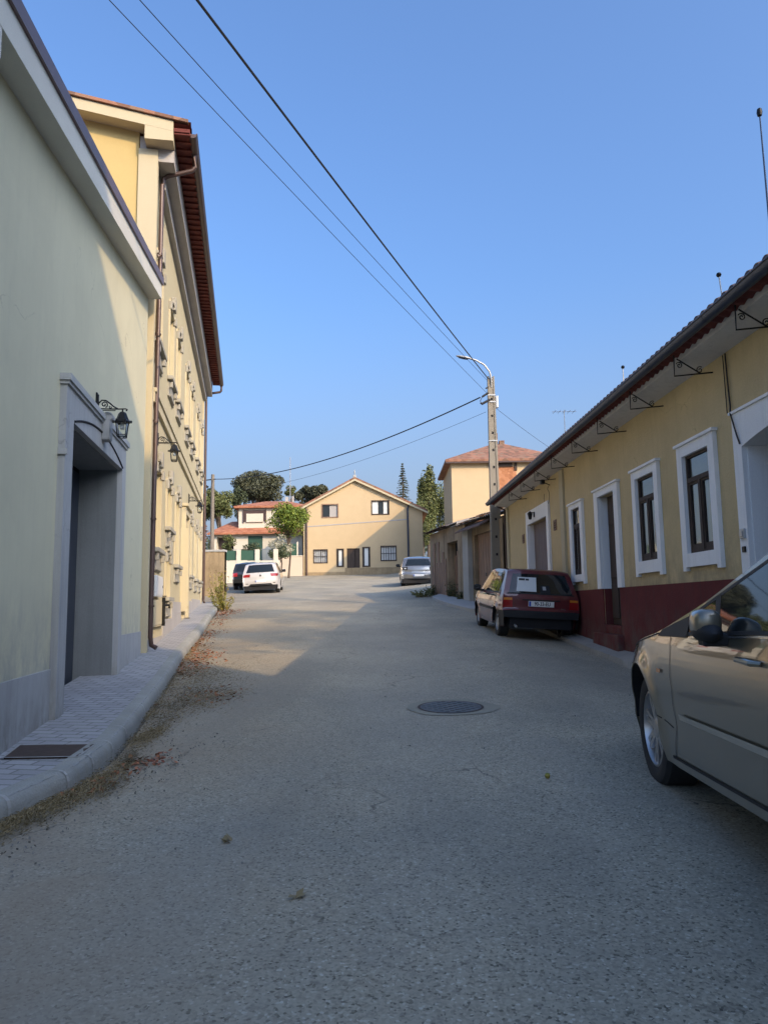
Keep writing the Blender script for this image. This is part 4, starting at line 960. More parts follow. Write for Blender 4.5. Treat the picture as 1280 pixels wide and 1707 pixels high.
def tree(name,label,base,H,cr,ch,mat,n=3500,sz=.3,clumps=26,trunk=.2,low=.35,group=None,seed=1,cs=.34,cat='tree'):
    random.seed(seed); x,y,z=base
    T=Thing(name,label,cat,base,0,group)
    m=MB(); m.tube([(0,0,z-.3),(.1*cr,.05*cr,z+H*.35),(-.05*cr,0,z+H*.8)],[trunk,trunk*.7,trunk*.25],9)
    cz=z+H-ch; tips=[]
    crown=MB()
    for k in range(clumps):
        while 1:
            q=Vector((random.uniform(-1,1),random.uniform(-1,1),random.uniform(-1,1)))
            if .35<q.length<1: break
        c=(q.x*cr*.75,q.y*cr*.75,z+H-ch/2+q.z*ch*.38); s=random.uniform(.7,1.2)*cs
        tips.append(c)
        clump(crown,c,(cr*s,cr*s,ch*.5*s*1.1),n//clumps,sz)
    for c in tips[::2]:
        m.tube([(0,0,z+H*random.uniform(low,.6)),(c[0]*.5,c[1]*.5,(z+H*.5+c[2])/2),c],[trunk*.4,trunk*.22,trunk*.08],6)
    T.part('trunk',m,M['bark'],smooth=True); T.part('crown',crown,mat,recalc=False); return T
def gz(x,y,z=None): return (x,y,G(x,y) if z is None else z)
tree('pine_tree','large dark umbrella pine above the white villa roof',(-16.0,95,8),10.8,3.5,4.4,M['leaf_pine'],n=15000,sz=.30,clumps=44,seed=3,cs=.34)
tree('pine_tree','lower dark pine to the right of the roof mast',(-10.3,98,8),9.2,1.9,2.8,M['leaf_pine'],n=5500,sz=.28,clumps=20,seed=4)
tree('pine_tree','dark rounded pine just left of the cream gable',(-8.2,97,8),9.4,1.6,2.2,M['leaf_pine'],n=4500,sz=.28,clumps=16,seed=14)
tree('pale_tree','pale olive tree between the umbrella pine and the next pines',(-11.9,96,8),9.0,1.0,1.8,M['leaf_mid'],n=1500,sz=.2,clumps=12,seed=24)
tree('leafy_tree','mid green tree left of the villa upper floor',(-17.6,80,7),7.2,2.1,3.6,M['leaf_mid'],n=6500,sz=.26,clumps=22,seed=5)
tree('leafy_tree','slim dark tree behind the wooden pole',(-19.2,84,7),8.0,1.0,3.8,M['leaf_dark'],n=4500,sz=.25,clumps=18,seed=6)
tree('leafy_tree','dark green tree at the edge of the cream house corner',(-20.0,80,7),6.0,1.5,3.8,M['leaf_dark'],n=4500,sz=.25,clumps=18,seed=7)
tree('leafy_tree','dark slim twin topped tree behind the low orange roof',(-16.6,86,7),8.6,.9,4.0,M['leaf_dark'],n=3800,sz=.25,clumps=16,seed=8)
random.seed(11)
T=Thing('conifer','pointed spruce rising behind the cream gable roof',
 'tree',(2.45,95,8),0)
m=MB(); m.tube([(0,0,7.5),(0,0,19.3)],[.25,.04],8); cr=MB()
for k in range(30):
    h=19.4-k*.30; r=.12+k*.062
    for j in range(7):
        a=random.random()*2*PI; rr=r*random.uniform(.75,1.25); tip=(rr*math.cos(a),rr*math.sin(a),h-.18*rr)
        m.tube([(0,0,h),tip],[.03,.01],4)
        for q in range(16):
            t=random.uniform(.15,1); leafquad(cr,(tip[0]*t+random.uniform(-.06,.06),tip[1]*t+random.uniform(-.06,.06),h-.18*rr*t-random.uniform(0,.12)),.2,asp=.4)
T.part('trunk',m,M['bark']); T.part('crown',cr,M['leaf_dark'],recalc=False)
tree('cypress_tree','tall green pointed tree right of the cream gable',(5.1,88,6.5),11.6,1.4,8.6,M['leaf_mid'],n=9000,sz=.26,clumps=34,seed=12,cs=.36)
tree('cypress_tree','broad green tree against the tiled house wall',(7.4,90,7.0),10.1,1.8,8.4,M['leaf_mid'],n=8000,sz=.26,clumps=28,seed=13,cs=.38)
tree('leafy_tree','yellow green tree low behind the outbuilding roof',(4.0,80,5.5),7.6,1.5,6.6,M['leaf_mid'],n=4500,sz=.25,clumps=20,seed=15)
T=tree('garden_tree','bright yellow green garden tree in front of the white villa',(-6.75,53,3.5),5.2,1.55,2.5,M['leaf_bright'],n=6500,sz=.16,clumps=34,trunk=.09,seed=16,cs=.38)
T=tree('garden_shrub','pale hanging shrub under the bright garden tree',(-7.2,52.3,3.4),2.9,.9,1.5,M['leaf_pale'],n=1300,sz=.13,clumps=14,trunk=.06,seed=17,cat='shrub')
T=tree('garden_shrub','dark shrub over the garden wall beside the green shutter',(-8.6,48,3.2),2.3,.9,.9,M['leaf_dark'],n=1500,sz=.13,clumps=12,trunk=.05,seed=18,cat='shrub')
T=tree('garden_shrub','dark bush between the villa door and the green gate',(-7.0,50,3.2),2.3,.75,1.3,M['leaf_dark'],n=1300,sz=.13,clumps=12,trunk=.05,seed=28,cat='shrub')
T=tree('purple_tree','reddish brown leafed small tree beside the wooden pole',(-10.6,42.5,2.5),4.3,.75,2.7,M['leaf_purple'],n=2600,sz=.13,clumps=20,trunk=.07,seed=19)
T=tree('garden_bush','olive green bush before the villa porch',(-11.6,56,3.6),3.2,.7,1.5,M['leaf_mid'],n=1200,sz=.14,clumps=12,trunk=.05,seed=20,cat='shrub')
# weeds
def weed(name,label,x,y,h,r,n,mat,seed,group=None):
    random.seed(seed); z=G(x,y); T=Thing(name,label,'weed',(x,y,z),0,group)
    st=MB(); lf=MB()
    for k in range(n):
        a=random.random()*2*PI; rr=r*random.random(); hh=h*random.uniform(.4,1); b=(rr*.35*math.cos(a),rr*.35*math.sin(a)); t=(rr*math.cos(a),rr*math.sin(a))
        pts=[(b[0],b[1],z),(b[0]*.5+t[0]*.5,b[1]*.5+t[1]*.5,z+hh*.6),(t[0],t[1],z+hh)]; st.tube(pts,[.006,.004,.002],4)
        for q in range(16):
            u=random.uniform(.15,1); leafquad(lf,(b[0]+(t[0]-b[0])*u+random.uniform(-.04,.04),b[1]+(t[1]-b[1])*u+random.uniform(-.04,.04),z+hh*u),random.uniform(.04,.09))
    T.part('stem',st,M['drygrass']); T.part('foliage',lf,mat,recalc=False)
weed('roadside_weed','tall yellow green weed by the far corner of the pavement',-5.35,24.6,1.25,.42,46,M['weedleaf'],31)
weed('roadside_weed','low green weed growing at the end of the kerb',-4.75,22.3,.55,.4,34,M['weedleaf'],32)
weed('wall_weed','dark weed at the foot of the old shed corner, farther one',1.75,27.9,.4,.45,30,M['leaf_dark'],33)
weed('wall_weed','dark green weed tuft on the roadside before the old shed',1.35,27.3,.28,.5,34,M['leaf_mid'],34)
weed('wall_weed','weed clump inside the broken shed doorway',2.25,25.9,.6,.28,26,M['leaf_dark'],35)
weed('wall_weed','small weed at the base of the old concrete pillar',2.45,24.7,.35,.2,16,M['leaf_dark'],36)
# litter
random.seed(40)
def scatter(name,mat,spots,size,flat=.85,asp=.6,strand=False):
    m=MB()
    for (x0,y0,x1,y1,w,n) in spots:
        for _ in range(n):
            t=random.random(); x=x0+(x1-x0)*t+random.gauss(0,w); y=y0+(y1-y0)*t+random.gauss(0,w*1.3)
            if x<kx(y)+.01: x=kx(y)+abs(random.gauss(0,.05))+.01
            z=G(x,y)+random.uniform(.004,.03)
            if strand:
                a=random.random()*2*PI; l=size*random.uniform(.5,1.8); dx,dy=l*math.cos(a),l*math.sin(a)
                m.add([(x,y,z),(x+dx*.5,y+dy*.5,z+.010),(x+dx,y+dy,z+.003),(x+dx*.5+.004,y+dy*.5+.004,z+.008)],[(0,1,2,3)])
            else: leafquad(m,(x,y,z),size*random.uniform(.5,1.4),flat,asp)
    o=m.build(name,mat,recalc=False); o['kind']='stuff'; return o
scatter('fallen_leaves',M['dryleaf'],[(-2.5,9.6,-2.9,12.2,.14,480),(-3.1,12.2,-3.6,16,.12,260),(-1.75,5.35,-1.6,5.5,.09,70),(-2.0,8.2,-1.7,8.0,.18,100),(-4.4,20.5,-4.5,22.6,.22,380),(-1.9,4.6,-1.7,5.3,.07,60),(-3.8,17,-4.4,20.5,.10,120)],.05)
scatter('dry_grass_litter',M['drygrass'],[(-2.15,3.75,-1.75,4.95,.09,4200),(-1.86,4.9,-1.78,5.5,.045,700),(-1.95,6.0,-1.9,6.5,.06,700),(-2.15,7.0,-1.9,8.2,.20,2400),(-2.15,8.2,-2.4,10.2,.26,2600),(-1.86,5.4,-1.95,7.0,.06,900),(-1.75,7.6,-1.6,8.4,.12,300),(-2.7,10.4,-3.2,13,.2,1200),(-3.2,13,-4.4,21,.2,1300)],.035,strand=True)
scatter('gravel',plain('gravel_bits',(.16,.15,.13),.9,var=.6,scale=60),[(-1.9,3.6,-1.5,6.0,.16,600),(-1.0,3.0,.6,6.5,.9,140),(-2.0,6,-2.3,10,.18,500),(0,8,1,16,1.6,120)],.014,flat=.6,asp=.9)
# leaf scraps on the road, each one its own thing
def scrap(name,label,cat,x,y,s,mat,n=3):
    m=MB(); z=G(x,y)
    for _ in range(n): leafquad(m,(random.uniform(-s,s)*.4,random.uniform(-s,s)*.4,.012),s,.8)
    o=m.build(name,mat,recalc=False); o.location=(x,y,z); tag(o,label,cat)
scrap('dead_leaf','curled dry leaf on the open asphalt, left of the centre foreground','leaf',-.79,3.9,.07,M['drygrass'])
scrap('dead_leaf','curled dry leaf on the near asphalt, closest to the viewer','leaf',-.38,3.26,.06,M['drygrass'])
m=MB(); m.lathe([(0,-.018),(.012,-.014),(.018,0),(.012,.014),(0,.018)],n=12); o=m.build('green_fruit',M['weedleaf'],smooth=True); o.location=(1.0,4.91,G(1.0,4.91)+.018); tag(o,'small fallen green fruit on the asphalt before the beige car','fruit')

# ------------------------------------------------------------------ cars
def wheel_parts(T,parent_name,x,y,z,r,rimr,w,side,style):
    # side: -1 outer face towards -x
    m=MB(); s=side
    prof=[(rimr,0.0),(rimr+.012,-.006),(rimr+(r-rimr)*.5,-.012),(r-.02,-.004),(r,.02),(r,w-.02),(r-.02,w),(rimr,w)]
    m.lathe([(a,b*-s) for a,b in prof],axis='x',c=(x,y,z),n=40)
    t=T.part('wheel',m,M['rubber'],smooth=True,ang=35)
    m=MB(); m.lathe([(rimr+.004,0.002*-s),(rimr-.012,-.002*-s),(rimr-.022,.03*-s),(rimr-.03,.12*-s)],axis='x',c=(x,y,z),n=40)
    m.lathe([(0,-.0*-s),(.028,.0),(.055,.006*-s),(.06,.03*-s)],axis='x',c=(x+.012*-s,y,z),n=20)
    if style=='spokes':
        nsp=7
        for k in range(nsp):
            a=2*PI*k/nsp+.25
            for da in(-.13,.13):
                u0,u1=a+da*1.7,a+da*.95
                for (ra,rb,xa,xb,wa,wb) in((.045,rimr-.012,.020,.012,.017,.013),):
                    P0=(x+xa*-s,y+ra*math.cos(u0),z+ra*math.sin(u0)); P1=(x+xb*-s,y+rb*math.cos(u1),z+rb*math.sin(u1))
                    tx,tz=-math.sin(u1),math.cos(u1)
                    vs=[]
                    for P,ww in((P0,wa),(P1,wb)):
                        for dx,q in((0,-1),(0,1),(.022*-s,1),(.022*-s,-1)): vs.append((P[0]+dx,P[1]+tx*ww*q*.9,P[2]+tz*ww*q*.9))
                    m.add(vs,[(0,1,2,3),(4,5,6,7),(0,1,5,4),(1,2,6,5),(2,3,7,6),(3,0,4,7)])
        T.part('rim',m,M['alloy'],parent=t,smooth=True,ang=30)
        m=MB(); m.lathe([(0,.085*-s),(rimr-.02,.085*-s)],axis='x',c=(x,y,z),n=24); m.lathe([(.05,.06*-s),(.13,.06*-s),(.13,.075*-s)],axis='x',c=(x,y,z),n=24)
        T.part('brake_disc',m,M['iron'],parent=t)
        for k in range(5):
            a=2*PI*k/5; 
    else:
        m.lathe([(.02,.004*-s),(.07,.002*-s),(.10,.02*-s),(rimr-.05,.014*-s),(rimr-.02,.03*-s)],axis='x',c=(x,y,z),n=32)
        T.part('rim',m,M['galv'],parent=t,smooth=True,ang=30)
        m=MB()
        for k in range(12):
            a=2*PI*k/12; cy,cz=y+(rimr-.055)*math.cos(a),z+(rimr-.055)*math.sin(a); m.lathe([(0,-.002),(.012,-.002)],axis='x',c=(x+.012*-s,cy,cz),n=8)
        T.part('rim_hole',m,M['dark'],parent=t)

def interp(pts,t):
    for (a,b),(c,d) in zip(pts,pts[1:]):
        if t<=c: return b+(d-b)*((t-a)/(c-a) if c>a else 0)
    return pts[-1][1]
def smooth_chain(P,sub=6):
    out=[]; n=len(P)
    for i in range(n-1):
        p0=P[max(i-1,0)];p1=P[i];p2=P[i+1];p3=P[min(i+2,n-1)]
        for k in range(sub):
            t=k/sub
            out.append(tuple(.5*((2*p1[j])+(-p0[j]+p2[j])*t+(2*p0[j]-5*p1[j]+4*p2[j]-p3[j])*t*t+(-p0[j]+3*p1[j]-3*p2[j]+p3[j])*t**3) for j in(0,1)))
    out.append(P[-1]); return out
def build_car(name,label,cat,loc,az,S,D,roll=0,pitch=0,group=None):
    """D: dict with L,W(half),sill,belt,tumble,chain,rear_ax,front_ax,wr,arch,... y runs rear(-)->front(+)"""
    T=Thing(name,label,cat,loc,0,group); T.z=0
    T.o.rotation_euler=(pitch,roll,-R_(az)); T.o.scale=(S,S,S)
    L,W=D['L'],D['W']; h=L/2; sill=D['sill']; belt=D['belt']; tum=D.get('tumble',.28)
    chain=smooth_chain(D['chain'],5)
    for i in range(1,len(chain)):       # keep monotone in y
        if chain[i][0]<=chain[i-1][0]+1e-4: chain[i]=(chain[i-1][0]+1e-3,chain[i][1])
    tr,tf=D.get('tr',.10),D.get('tf',.16); pr=D.get('pr',2.4)
    def zb(y): return interp(belt,y)
    def f(y,z):
        e=y/h; k=0
        if e>0: k=tf*max(0,(e-.45)/.55)**pr
        else: k=tr*max(0,(-e-.55)/.45)**pr
        w=W*(1-k); b=zb(y)
        if z>b: x=w*.972-tum*(z-b)-.12*max(0,z-b-.3)**2*2
        else:
            u=(z-sill)/(b-sill); x=w*(1-.055*max(0,(.55-u))**1.6*2.2-.028*max(0,(u-.62)/.38)**2)
            x+=D.get('crease',.0)*math.exp(-((u-.72)/.10)**2)-.010*math.exp(-((u-.35)/.10)**2)
            for ya in(D['rear_ax'],D['front_ax']):   # flared arches
                d=math.hypot(y-ya,z-D['wr']); x+=.018*math.exp(-((d-D['arch'])/.06)**2)
        return x
    def low(y):
        z=sill+D.get('sillrise',0)*max(0,min(1.8,.8-y)); e=D.get('endlift',.10)
        if y<-h+.22: z=interp([(-h,D['chain'][0][1]),(-h+.03,sill+e),(-h+.22,sill+.02)],y)
        if y>h-.30: z=interp([(h-.30,sill+.0),(h-.10,sill+e*.5),(h,D['chain'][-1][1])],y)
        for ya in(D['rear_ax'],D['front_ax']):
            d=abs(y-ya)
            if d<D['arch']: z=max(z,D['wr']+math.sqrt(D['arch']**2-d*d))
        return z
    # edge chain (inward offset)
    c=D.get('fillet',.05); n=len(chain); nor=[]
    for i in range(n):
        a=chain[max(i-1,0)];b=chain[min(i+1,n-1)]; ty,tz=b[0]-a[0],b[1]-a[1]; l=math.hypot(ty,tz); nor.append((-tz/l,ty/l))
    edge=[(chain[i][0]-nor[i][0]*c,chain[i][1]-nor[i][1]*c) for i in range(n)]
    # clamp ends
    edge=[(max(-h+.004+i*1e-4,min(h-.004-(n-i)*1e-4,y)),z) for i,(y,z) in enumerate(edge)]
    for i in range(1,n):
        if edge[i][0]<=edge[i-1][0]: edge[i]=(edge[i-1][0]+1e-4,edge[i][1])
    # extra columns for arches
    extra=set()
    for ya in(D['rear_ax'],D['front_ax']):
        for k in range(-22,23):
            extra.add(ya+D['arch']*math.sin(k/22*PI/2)*.9999)
    extra=sorted(extra)
    cols=[(y,z,i) for i,(y,z) in enumerate(edge)]
    def edgez(y):
        for i in range(n-1):
            if edge[i][0]<=y<=edge[i+1][0]:
                t=(y-edge[i][0])/(edge[i+1][0]-edge[i][0]); return edge[i][1]+t*(edge[i+1][1]-edge[i][1]), i+t
        return edge[-1][1],n-1
    for y in extra:
        z,t=edgez(y); cols.append((y,z,t))
    cols.sort(); 
    qs=[0,.25,.5,.7,.82,.9,.95,.98,1]; qs=[-q for q in qs[:0:-1]]+qs
    crown=D.get('crown',.03); endc=D.get('endcurve',.09)
    def lerpc(A,t):
        i=min(int(t),n-2); u=t-i; return A[i][0]+(A[i+1][0]-A[i][0])*u, A[i][1]+(A[i+1][1]-A[i][1])*u
    def strip(q,t,off=0):
        cy,cz=lerpc(chain,t); ny,nz=lerpc(nor,t); ey,ez=lerpc(edge,t)
        x=f(ey,ez)*q
        # total inward displacement reaches the edge point at |q|=1
        dy,dz=ey-cy,ez-cz; r=abs(q)**7
        y=cy+dy*r; z=cz+dz*r
        vert=abs(ny); kk=(q*q)*(1-r)
        # plan curvature of ends / crown of roof
        y-=ny*endc*kk*vert; z-=nz*crown*kk*(1-vert)
        return (x,y+ny*off,z+nz*off)
    ends_blend=None
    body=MB(); bump_=MB()
    ncol=len(cols)
    P=[[strip(q,t) for q in qs] for y,z,t in cols]
    K=14
    bmp=D.get('bumper')     # (z_rear_top, z_front_top) separate material
    def cls(y,z):
        if bmp and ((y<-h+bmp[2] and z<bmp[0]) or (y>h-bmp[2] and z<bmp[1])): return bump_
        return body
    def addq(pts):
        cy=sum(p[1] for p in pts)/4; cz=sum(p[2] for p in pts)/4; cls(cy,cz).quad(*pts)
    for i in range(ncol-1):
        for j in range(len(qs)-1): addq([P[i][j],P[i+1][j],P[i+1][j+1],P[i][j+1]])
    for s in(-1,1):
        col=[]
        for k,(y,z,t) in enumerate(cols):
            e=P[k][-1]; lo=min(low(y),z-.005); b=min(max(zb(y),lo),z); cc=[]
            for r in range(K+1):
                zz=lo+(b-lo)*min(1,r/(K-4)) if r<=K-4 else b+(z-b)*(r-(K-4))/4
                cc.append((s*f(y,zz),y,zz))
            cc[-1]=(s*e[0],e[1],e[2]); col.append(cc)
        for i in range(ncol-1):
            for r in range(K):
                q=[col[i][r],col[i+1][r],col[i+1][r+1],col[i][r+1]]
                addq(q if s>0 else q[::-1])
        # lower return (inward lip)
        for i in range(ncol-1):
            a,b_=col[i][0],col[i+1][0]; body.quad(a,b_,(b_[0]-s*.05,b_[1],b_[2]+.0),(a[0]-s*.05,a[1],a[2]))
    def fin(mb,nm,mat):
        me_o=mb.build(nm,mat,T.o,recalc=False); 
        bm=bmesh.new(); bm.from_mesh(me_o.data); bmesh.ops.remove_doubles(bm,verts=bm.verts,dist=.0006)
        bmesh.ops.recalc_face_normals(bm,faces=bm.faces)
        for f_ in bm.faces: f_.smooth=True
        for e_ in bm.edges:
            if len(e_.link_faces)!=2 or e_.calc_face_angle(9)>R_(38): e_.smooth=False
        bm.to_mesh(me_o.data); bm.free(); return me_o
    fin(body,'body',D['paint'])
    if bmp: fin(bump_,'bumper',M['black_plastic'])
    # underbody + wheel wells
    m=MB(); m.box(-W+.16,W-.16,-h+.55,h-.55,sill+.02,.5); m.box(-W+.36,W-.36,-h+.2,h-.3,sill+.04,.4)
    T.part('underbody',m,M['dark'])
    for ya in(D['rear_ax'],D['front_ax']):
        for s in(-1,1):
            m=MB()
            def wp(i,j,ya=ya,s=s):
                a=PI*i/20; R=D['arch']-.001; y=ya+R*math.cos(a); z=D['wr']+R*math.sin(a)
                return (s*(f(y,z)-.006-.27*j),y,z)
            m.grid(wp,21,2); T.part('wheel_well',m,M['dark'],recalc=False)
    # helpers for patches
    def side_patch(nm,quads,mat,off=.004,s=(-1,1),parent=None,nu=8,nv=6,lbl=None):
        o=None
        for sd in s:
            m=MB()
            for (A,B,C,Dd) in quads:
                def g_(i,j):
                    u,v=i/nu,j/nv; y=(A[0]*(1-u)+B[0]*u)*(1-v)+(Dd[0]*(1-u)+C[0]*u)*v; z=(A[1]*(1-u)+B[1]*u)*(1-v)+(Dd[1]*(1-u)+C[1]*u)*v
                    return (sd*(f(y,z)+off),y,z)
                m.grid(g_,nu+1,nv+1,flip=(sd<0))
            o=T.part(nm,m,mat,smooth=True,recalc=False,parent=parent)
        return o
    def t_rear(z):
        for i in range(n-1):
            a,b=chain[i][1],chain[i+1][1]
            if a<=z<=b: return i+(z-a)/(b-a)
        return 0
    def t_front(z):
        for i in range(n-1,0,-1):
            a,b=chain[i][1],chain[i-1][1]
            if a<=z<=b: return i-(z-a)/(b-a)
        return n-1
    def t_y(y):
        for i in range(n-1):
            if chain[i][0]<=y<=chain[i+1][0]: return i+(y-chain[i][0])/(chain[i+1][0]-chain[i][0])
        return 0
    def strip_patch(nm,q0b,q1b,t0,q0t,q1t,t1,mat,off=.004,parent=None,nu=14,nv=8):
        m=MB()
        def g_(i,j):
            u,v=i/nu,j/nv; a=q0b*(1-v)+q0t*v; b=q1b*(1-v)+q1t*v; return strip(a+(b-a)*u,t0+(t1-t0)*v,off)
        m.grid(g_,nu+1,nv+1); return T.part(nm,m,mat,smooth=True,recalc=False,parent=parent)
    A=dict(T=T,f=f,strip=strip,side=side_patch,sp=strip_patch,tr=t_rear,tf=t_front,ty=t_y,h=h,W=W,zb=zb)
    for ya in(D['rear_ax'],D['front_ax']):
        for s in(-1,1): 
            xo=f(ya,sill+.1)-.035
            wheel_parts(T,'wheel',s*xo,ya,D['wr'],D['wr'],D['rim'],.19,s if True else 1,D.get('wstyle','plain'))
    return A
def mirror(A,y,z,mat,sz=(.20,.13,.16),fold=False):
    DX=.07 if fold else .135
    T=A['T']; f=A['f']
    for s in(-1,1):
        x0=f(y,z)
        m=MB(); bm=bmesh.new(); bmesh.ops.create_uvsphere(bm,u_segments=20,v_segments=12,radius=1)
        for v in bm.verts:
            p=v.co
            sq=lambda a: math.copysign(abs(a)**.7,a)
            v.co=Vector((s*(x0+DX)+sq(p.x)*sz[0]*.5, y+.02+sq(p.y)*sz[1]*.5*(1 if p.y>0 else .55), z+.06+sq(p.z)*sz[2]*.5))
        m.add([v.co[:] for v in bm.verts],[[v.index for v in f_.verts] for f_ in bm.faces]); bm.free()
        mo=T.part('mirror',m,mat,smooth=True,ang=70)
        m=MB(); m.bbox(min(s*(x0-.01),s*(x0+.10)),max(s*(x0-.01),s*(x0+(.05 if fold else .10))),y-.03,y+.05,z-.03,z+.02,.01)
        T.part('mirror_foot',m,M['black_plastic'],parent=mo)
        if not fold:
          m=MB(); yy=y+.02-sz[1]*.5*.56; m.quad(*[(s*(x0+DX)+a*sz[0]*.42,yy-.002,z+.06+b*sz[2]*.40) for a,b in((-1,-1),(1,-1),(1,1),(-1,1))]); T.part('mirror_glass',m,M['carglass'],parent=mo,recalc=False)
        m=MB(); bm=bmesh.new(); bmesh.ops.create_uvsphere(bm,u_segments=16,v_segments=8,radius=1)
        for v in bm.verts:
            p=v.co; v.co=Vector((s*(x0+DX)+p.x*sz[0]*.5, y+.02+p.y*sz[1]*.56*.9, z+.06-.035+p.z*sz[2]*.36))
        m.add([v.co[:] for v in bm.verts],[[v.index for v in f_.verts] for f_ in bm.faces]); bm.free(); T.part('mirror_base',m,M['black_plastic'],parent=mo,smooth=True)
def text_on(parent,txt,size,M4,mat,name='plate_text'):
    cu=bpy.data.curves.new(name,'FONT'); cu.body=txt; cu.size=size; cu.align_x='CENTER'; cu.align_y='CENTER'; cu.offset=.0015; cu.extrude=.0005
    tmp=bpy.data.objects.new('tmp_text',cu); COL.objects.link(tmp)
    dg=bpy.context.evaluated_depsgraph_get(); dg.update(); me=bpy.data.meshes.new_from_object(tmp.evaluated_get(dg)); bpy.data.objects.remove(tmp)
    me.materials.clear(); me.materials.append(mat); o=bpy.data.objects.new(name,me); COL.objects.link(o); o.parent=parent; o.matrix_local=M4; return o
def rear_plate(A,z,w=.52,hh=.11,txt=None,tilt=0,q=0):
    T=A['T']; t=A['tr'](z); p=A['strip'](q,t,.0); y=p[1]-.014
    m=MB(); m.bbox(p[0]-w/2,p[0]+w/2,y-.004,y+.02,z-hh/2,z+hh/2,.004); pl=T.part('number_plate',m,M['plate'])
    m=MB(); m.box(p[0]-w/2+.006,p[0]-w/2+.045,y-.0055,y-.003,z-hh/2+.006,z+hh/2-.006); T.part('plate_band',m,M['blue'],parent=pl)
    if txt: text_on(pl,txt,hh*.98,Matrix.Translation((p[0]+.02,y-.006,z))@Matrix.Rotation(PI/2,4,'X')@Matrix.Diagonal((.80,1,1,1)),M['ink'])
    else: 
        text_on(pl,'00-00',hh*.9,Matrix.Translation((p[0]+.02,y-.006,z))@Matrix.Rotation(PI/2,4,'X'),M['ink']) if False else None
    return pl
def seams(A,lines,w=.007):
    # thin dark grooves on both sides: polylines in (y,z)
    T=A['T']; f=A['f']
    for s in(-1,1):
        m=MB()
        for ln in lines:
            pts=[]
            for (a,b) in zip(ln,ln[1:]):
                k=8
                for i in range(k+1):
                    u=i/k; pts.append((a[0]+(b[0]-a[0])*u,a[1]+(b[1]-a[1])*u))
            for (a,b) in zip(pts,pts[1:]):
                d=math.hypot(b[0]-a[0],b[1]-a[1])
                if d<1e-6: continue
                ny,nz=-(b[1]-a[1])/d*w/2,(b[0]-a[0])/d*w/2
                q=[(a[0]+ny,a[1]+nz),(b[0]+ny,b[1]+nz),(b[0]-ny,b[1]-nz),(a[0]-ny,a[1]-nz)]
                m.quad(*[(s*(f(y,z)+.0025),y,z) for y,z in q])
        T.part('door_gap',m,M['dark'],recalc=False)
def handle(A,ys,z,mat):
    T=A['T'];f=A['f']
    for s in(-1,1):
        for y in ys:
            m=MB(); pts=[(s*(f(y+d,z)+o),y+d,z+dz) for d,o,dz in((.10,.0,0),(.07,.028,.003),(-.07,.03,.005),(-.10,.002,.004))]
            m.tube(pts,[.009,.012,.012,.009],8); T.part('door_handle',m,mat,smooth=True)

# --- beige people carrier, cropped by the right edge
D=dict(L=4.40,W=.89,H=1.62,sill=.235,sillrise=.075,belt=[(-2.2,1.06),(-1.2,1.05),(-.38,.985),(.19,.937),(.7,.90),(1.45,.83),(2.2,.66)],tumble=.26,
 chain=[(-2.2,.52),(-2.19,.72),(-2.14,.98),(-2.04,1.25),(-1.86,1.50),(-1.66,1.585),(-1.35,1.60),(-.95,1.545),(-.60,1.455),(-.214,1.328),(.03,1.247),(.33,1.148),(.60,1.072),(.90,.992),(1.10,.945),(1.33,.905),(1.70,.825),(1.95,.73),(2.10,.62),(2.18,.52),(2.2,.44)],
 rear_ax=-1.37,front_ax=1.34,wr=.32,arch=.375,rim=.215,wstyle='spokes',paint=M['paint_beige'],tr=.10,tf=.24,pr=2.6,fillet=.06,crease=.006,crown=.05,endcurve=.2,endlift=.04)
A=build_car('people_carrier','beige people carrier parked at the right edge, only its front half in view','car',(2.42,3.37,.168),4.8,1.07,D,pitch=R_(2.3),roll=0)
s_=A['side']
gl=s_('side_window',[((-.95,1.06),(.03,.962),(.11,1.128),(-.80,1.41))],M['carglass'])
s_('rear_side_window',[((-1.75,1.09),(-1.05,1.065),(-.92,1.43),(-1.5,1.46))],M['carglass'])
s_('quarter_window',[((.085,.957),(.56,.935),(.46,1.020),(.165,1.111))],M['carglass'])
s_('window_trim',[((-1.8,1.075),(-.38,.995),(-.38,1.01),(-1.8,1.09)),((-.38,.995),(.60,.915),(.60,.930),(-.38,1.012)),((.03,.955),(.085,.955),(.165,1.112),(.11,1.13)),((-1.05,1.04),(-.95,1.03),(-.80,1.43),(-.92,1.44)),((-.80,1.42),(-.80,1.404),(.165,1.105),(.165,1.122)),((.165,1.122),(.165,1.105),(.56,.975),(.58,.99))],M['black_plastic'],off=.005)
s_('belt_trim',[((-1.8,1.062),(-.38,.983),(-.38,.992),(-1.8,1.072)),((-.38,.983),(.44,.915),(.44,.923),(-.38,.992))],M['chrome'],off=.006)
s_('side_moulding',[((.57,.512),(-1.2,.62),(-1.2,.650),(.57,.538))],M['moulding'],off=.012)
s_('sill_trim',[((.82,.272),(-.98,.412),(-.98,.428),(.82,.288))],M['dark'],off=.004)
s_('mirror_sail',[((.46,.918),(.97,.885),(.90,.925),(.46,1.022))],M['black_plastic'],off=.008)
s_('indicator',[((.85,.70),(.92,.70),(.92,.72),(.85,.72))],M['orangelens'],off=.006)
seams(A,[[(.74,.90),(.67,.66),(.68,.46),(.76,.29)],[(-.99,1.0),(-.99,.42)],[(.97,.90),(1.3,.84),(1.62,.78),(1.80,.74)],[(1.72,.33),(1.84,.52),(1.72,.62)],[(.74,.44),(.98,.46)]])
handle(A,[-.33,-1.5],.89,M['paint_beige'])
mirror(A,-.05,.955,M['paint_beige'],(.11,.225,.12),fold=True)
t=A['ty']
A['sp']('windscreen',-.90,.90,t(1.02),-.86,.86,t(-.55),M['carglass'])
A['sp']('bonnet_gap',-.93,.93,t(1.035),-.92,.92,t(1.02),M['dark'])
